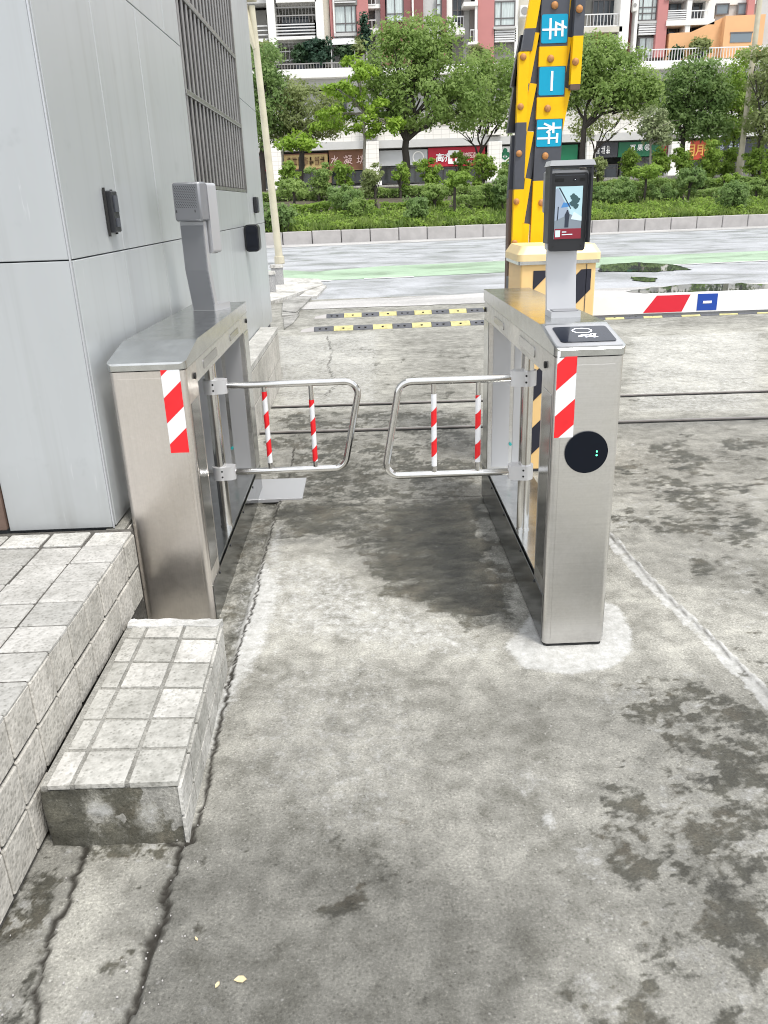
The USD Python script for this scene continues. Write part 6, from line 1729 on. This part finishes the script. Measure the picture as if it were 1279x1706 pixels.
# shop signs
def sign(label, px0, py0, px1, py1, mat, texts=(), pseudo=None, y0=-0.5, frame=None):
    pyc, pxc = (py0 + py1) / 2, (px0 + px1) / 2
    Y = FY + y0
    a, b, z1, z0 = X(px0, pyc, Y), X(px1, pyc, Y), Z(pxc, py0, Y), Z(pxc, py1, Y)
    t = thing('shop_sign', label, 'shop sign')
    obj('board', [bx(a, Y, z0, b, Y + 0.18, z1, 0.02)], M[mat], t)
    if frame:
        obj('frame', [bx(a, Y - 0.04, z1 - 0.08, b, Y - 0.001, z1), bx(a, Y - 0.04, z0, b, Y - 0.001, z0 + 0.08)], M[frame], t)
    for gname, cx, cy, h, m, wgt in texts:
        s = h * (z1 - z0)
        g_ = affinity.translate(glyph(gname, s, wgt), a + (b - a) * cx - s / 2, z0 + (z1 - z0) * cy - s / 2)
        obj('lettering', [prism(g_, Y - 0.06, Y - 0.002, 'xz')], M[m], t)
    return t, (a, b, z0, z1, Y)


M['s_tan'] = simple('tan_sign', (0.42, 0.31, 0.13), 0.5, vary=0.12, scale=2)
M['s_brown'] = simple('brown_sign', (0.17, 0.075, 0.04), 0.5, vary=0.2, scale=2)
M['s_grey'] = simple('grey_sign', (0.42, 0.43, 0.44), 0.4)
M['s_red'] = simple('red_sign', (0.42, 0.012, 0.035), 0.4)
M['s_green'] = simple('green_sign', (0.01, 0.16, 0.075), 0.4)
M['s_dgreen'] = simple('dark_green_sign', (0.008, 0.11, 0.05), 0.4)
M['s_black'] = simple('black_sign', (0.04, 0.042, 0.05), 0.4)
M['s_navy'] = simple('navy_sign', (0.03, 0.035, 0.05), 0.4)
M['s_red2'] = simple('bright_red_sign', (0.45, 0.05, 0.02), 0.4)
M['gold'] = simple('gold_letter', (0.65, 0.36, 0.08), 0.4)
M['tanletter'] = simple('dark_tan_letter', (0.20, 0.12, 0.05), 0.5)
M['letter'] = simple('white_letter', (0.8, 0.8, 0.8), 0.4)
M['pinkletter'] = simple('pale_letter', (0.75, 0.55, 0.52), 0.4)
M['bluegrey'] = simple('blue_grey_letter', (0.45, 0.50, 0.58), 0.4)


def faint(t, info, x0, x1, zc, h, n, m, seed):
    """Lettering too blurred to read: short strokes in rows of characters."""
    r = random.Random(seed); a, b, z0, z1, Y = info
    ms = []
    for k in range(n):
        cx = a + (b - a) * (x0 + (x1 - x0) * (k + 0.5) / n); s = (b - a) * (x1 - x0) / n * 0.8; hh = (z1 - z0) * h
        cz = z0 + (z1 - z0) * zc
        for _ in range(4):
            zz = cz + hh * r.uniform(-0.42, 0.42); ms.append(bx(cx - s * 0.45, Y - 0.05, zz - 0.035, cx + s * 0.45, Y - 0.003, zz + 0.035))
        for _ in range(3):
            xx = cx + s * r.uniform(-0.4, 0.4); ms.append(bx(xx - 0.035, Y - 0.049, cz - hh / 2, xx + 0.035, Y - 0.004, cz + hh / 2))
    obj('lettering', ms, M[m], t)


t, i_ = sign('dark maroon shop sign at far left behind the lamp post', 395, 262, 448, 286, 'pinkdark', frame='s_red')
t, i_ = sign('tan shop sign with dark tan lettering, left of the brown one', 473, 256, 546, 283, 's_tan', frame='s_brown'); faint(t, i_, 0.06, 0.94, 0.52, 0.5, 7, 'tanletter', 1)
sign('brown shop sign with three pale characters', 548, 249, 608, 284, 's_brown', [('shui', 0.16, 0.5, 0.42, 'pinkletter', 9), ('ning', 0.52, 0.5, 0.46, 'pinkletter', 6), ('fang', 0.88, 0.5, 0.42, 'pinkletter', 8)], frame='tanletter')
t, i_ = sign('plain pale grey sign panel behind the middle tree trunk', 626, 250, 712, 276, 's_grey')
a, b, z0, z1, Y = i_
obj('emblem', [prism(Point(a + (b - a) * 0.82, (z0 + z1) / 2).buffer(0.42).difference(Point(a + (b - a) * 0.82, (z0 + z1) / 2).buffer(0.34)), Y - 0.03, Y - 0.002, 'xz')], M['cladwhite'], t)
t, i_ = sign('red pharmacy sign with white characters and white emblem', 713, 245, 808, 277, 's_red', [('gao', 0.20, 0.47, 0.42, 'letter', 13), ('ji', 0.32, 0.47, 0.42, 'letter', 11), ('bang', 0.57, 0.55, 0.30, 'pinkletter', 9), ('jian', 0.655, 0.55, 0.30, 'pinkletter', 8), ('yi2', 0.74, 0.55, 0.30, 'pinkletter', 9), ('yao', 0.825, 0.55, 0.30, 'pinkletter', 9)])
a, b, z0, z1, Y = i_
cx, cz = a + (b - a) * 0.445, z0 + (z1 - z0) * 0.48
ring_ = rrect(cx - 0.42, cz - 0.46, cx + 0.42, cz + 0.46, 0.08).difference(unary_union([sbox(cx - 0.28, cz - 0.1, cx + 0.28, cz + 0.1), sbox(cx - 0.1, cz - 0.3, cx + 0.1, cz + 0.3)]))
obj('emblem', [prism(ring_, Y - 0.05, Y - 0.002, 'xz')], M['letter'], t)
faint(t, i_, 0.70, 0.86, 0.22, 0.12, 6, 'pinkletter', 5)
t, i_ = sign('green shop sign with white square and green leaf cross', 832, 243, 962, 272, 's_green')
a, b, z0, z1, Y = i_
cx, cz = X(841, 257, Y), z0 + (z1 - z0) * 0.58
obj('emblem', [prism(sbox(cx - 0.42, cz - 0.52, cx + 0.42, cz + 0.52), Y - 0.03, Y - 0.002, 'xz')], M['letter'], t)
lf = unary_union([affinity.scale(Point(cx, cz + 0.22).buffer(0.16), 1, 1.2), Point(cx - 0.2, cz).buffer(0.14), Point(cx + 0.2, cz).buffer(0.14), sbox(cx - 0.05, cz - 0.35, cx + 0.05, cz + 0.3), LineString([(cx - 0.28, cz - 0.15), (cx, cz - 0.36), (cx + 0.28, cz - 0.15)]).buffer(0.05)])
obj('emblem_mark', [prism(lf, Y - 0.05, Y - 0.031, 'xz')], M['s_green'], t)
t, i_ = sign('black shop sign with bold white lettering above the terminal', 978, 237, 1029, 263, 's_black'); faint(t, i_, 0.10, 0.76, 0.5, 0.5, 4, 'letter', 9)
sign('dark green fruit shop sign with white characters', 1030, 236, 1101, 261, 's_dgreen', [('bai', 0.33, 0.60, 0.40, 'letter', 12), ('guo', 0.50, 0.60, 0.40, 'letter', 11), ('yuan', 0.67, 0.60, 0.42, 'letter', 9)])
t, i_ = sign('narrow dark red sign strip beside the pale column', 1101, 236, 1113, 258, 'pinkdark'); faint(t, i_, 0.2, 0.8, 0.5, 0.6, 1, 'red', 3)
sign('red shop sign with gold characters below the dense tree', 1142, 234, 1191, 266, 's_red2', [('yue', 0.18, 0.5, 0.62, 'gold', 11), ('yue', 0.48, 0.5, 0.55, 'gold', 11), ('yi2', 0.76, 0.5, 0.5, 'gold', 9)])
sign('dark shop sign with round mark and blue-grey characters at right', 1192, 232, 1284, 256, 's_navy', [('dot', 0.10, 0.55, 0.5, 'bluegrey', 7), ('hang', 0.30, 0.55, 0.55, 'bluegrey', 10), ('biao', 0.46, 0.55, 0.55, 'bluegrey', 10)])

# ------------------------------------------------------------------ small things on the ground
M['leaf_dry'] = simple('dry_leaf', (0.52, 0.43, 0.27), 0.7, vary=0.2, scale=40)
for k, (px, py, s, lb) in enumerate(((400, 1632, 0.013, 'pale curled dry leaf on the concrete, largest near the bottom'), (362, 1640, 0.007, 'tiny tan leaf scrap beside the curled dry leaf'), (327, 1563, 0.006, 'tiny pale leaf scrap near the wide crack'))):
    c = ground(px, py, 0.004)
    a = 1.1 * k
    q = [(-1, 0, 0.1), (-0.3, 0.5, 0.35), (0.5, 0.35, 0.5), (1, 0, 0.2), (0.4, -0.4, 0.05), (-0.4, -0.35, 0.15)]
    v = np.array([[c[0] + s * (x * math.cos(a) - y * math.sin(a)), c[1] + s * (x * math.sin(a) + y * math.cos(a)), 0.003 + s * z] for x, y, z in q] + [[c[0], c[1], 0.003]])
    v = np.vstack([v, v - [0, 0, 0.0012]])
    f = [[6, i, (i + 1) % 6] for i in range(6)] + [[13, 7 + (i + 1) % 6, 7 + i] for i in range(6)]
    f += [[i, 7 + i, 7 + (i + 1) % 6] for i in range(6)] + [[i, 7 + (i + 1) % 6, (i + 1) % 6] for i in range(6)]
    obj('fallen_leaf', (v, np.array(f)), M['leaf_dry'], label=lb, cat='leaf')
pb = []
r = np.random.default_rng(5)
for _ in range(200):
    ln_ = r.random()
    if ln_ < 0.6:
        y = r.uniform(1.1, 4.2); x = -0.485 + r.normal(0, 0.03)
    elif ln_ < 0.8:
        x, y = r.uniform(-1.1, -0.4), r.uniform(1.05, 1.5)
    else:
        x, y = r.uniform(-0.5, 1.6), r.uniform(1.1, 4.5)
    s = r.uniform(0.001, 0.0026)
    m = trimesh.creation.icosphere(1, s); m.vertices = m.vertices * r.uniform(0.6, 1.3, 3) + [x, y, s * 0.3]
    pb.append(m)
obj('pebbles', pb, M['kerb'], kind='stuff', label='loose grit and pebbles along the slab cracks', cat='pebbles')
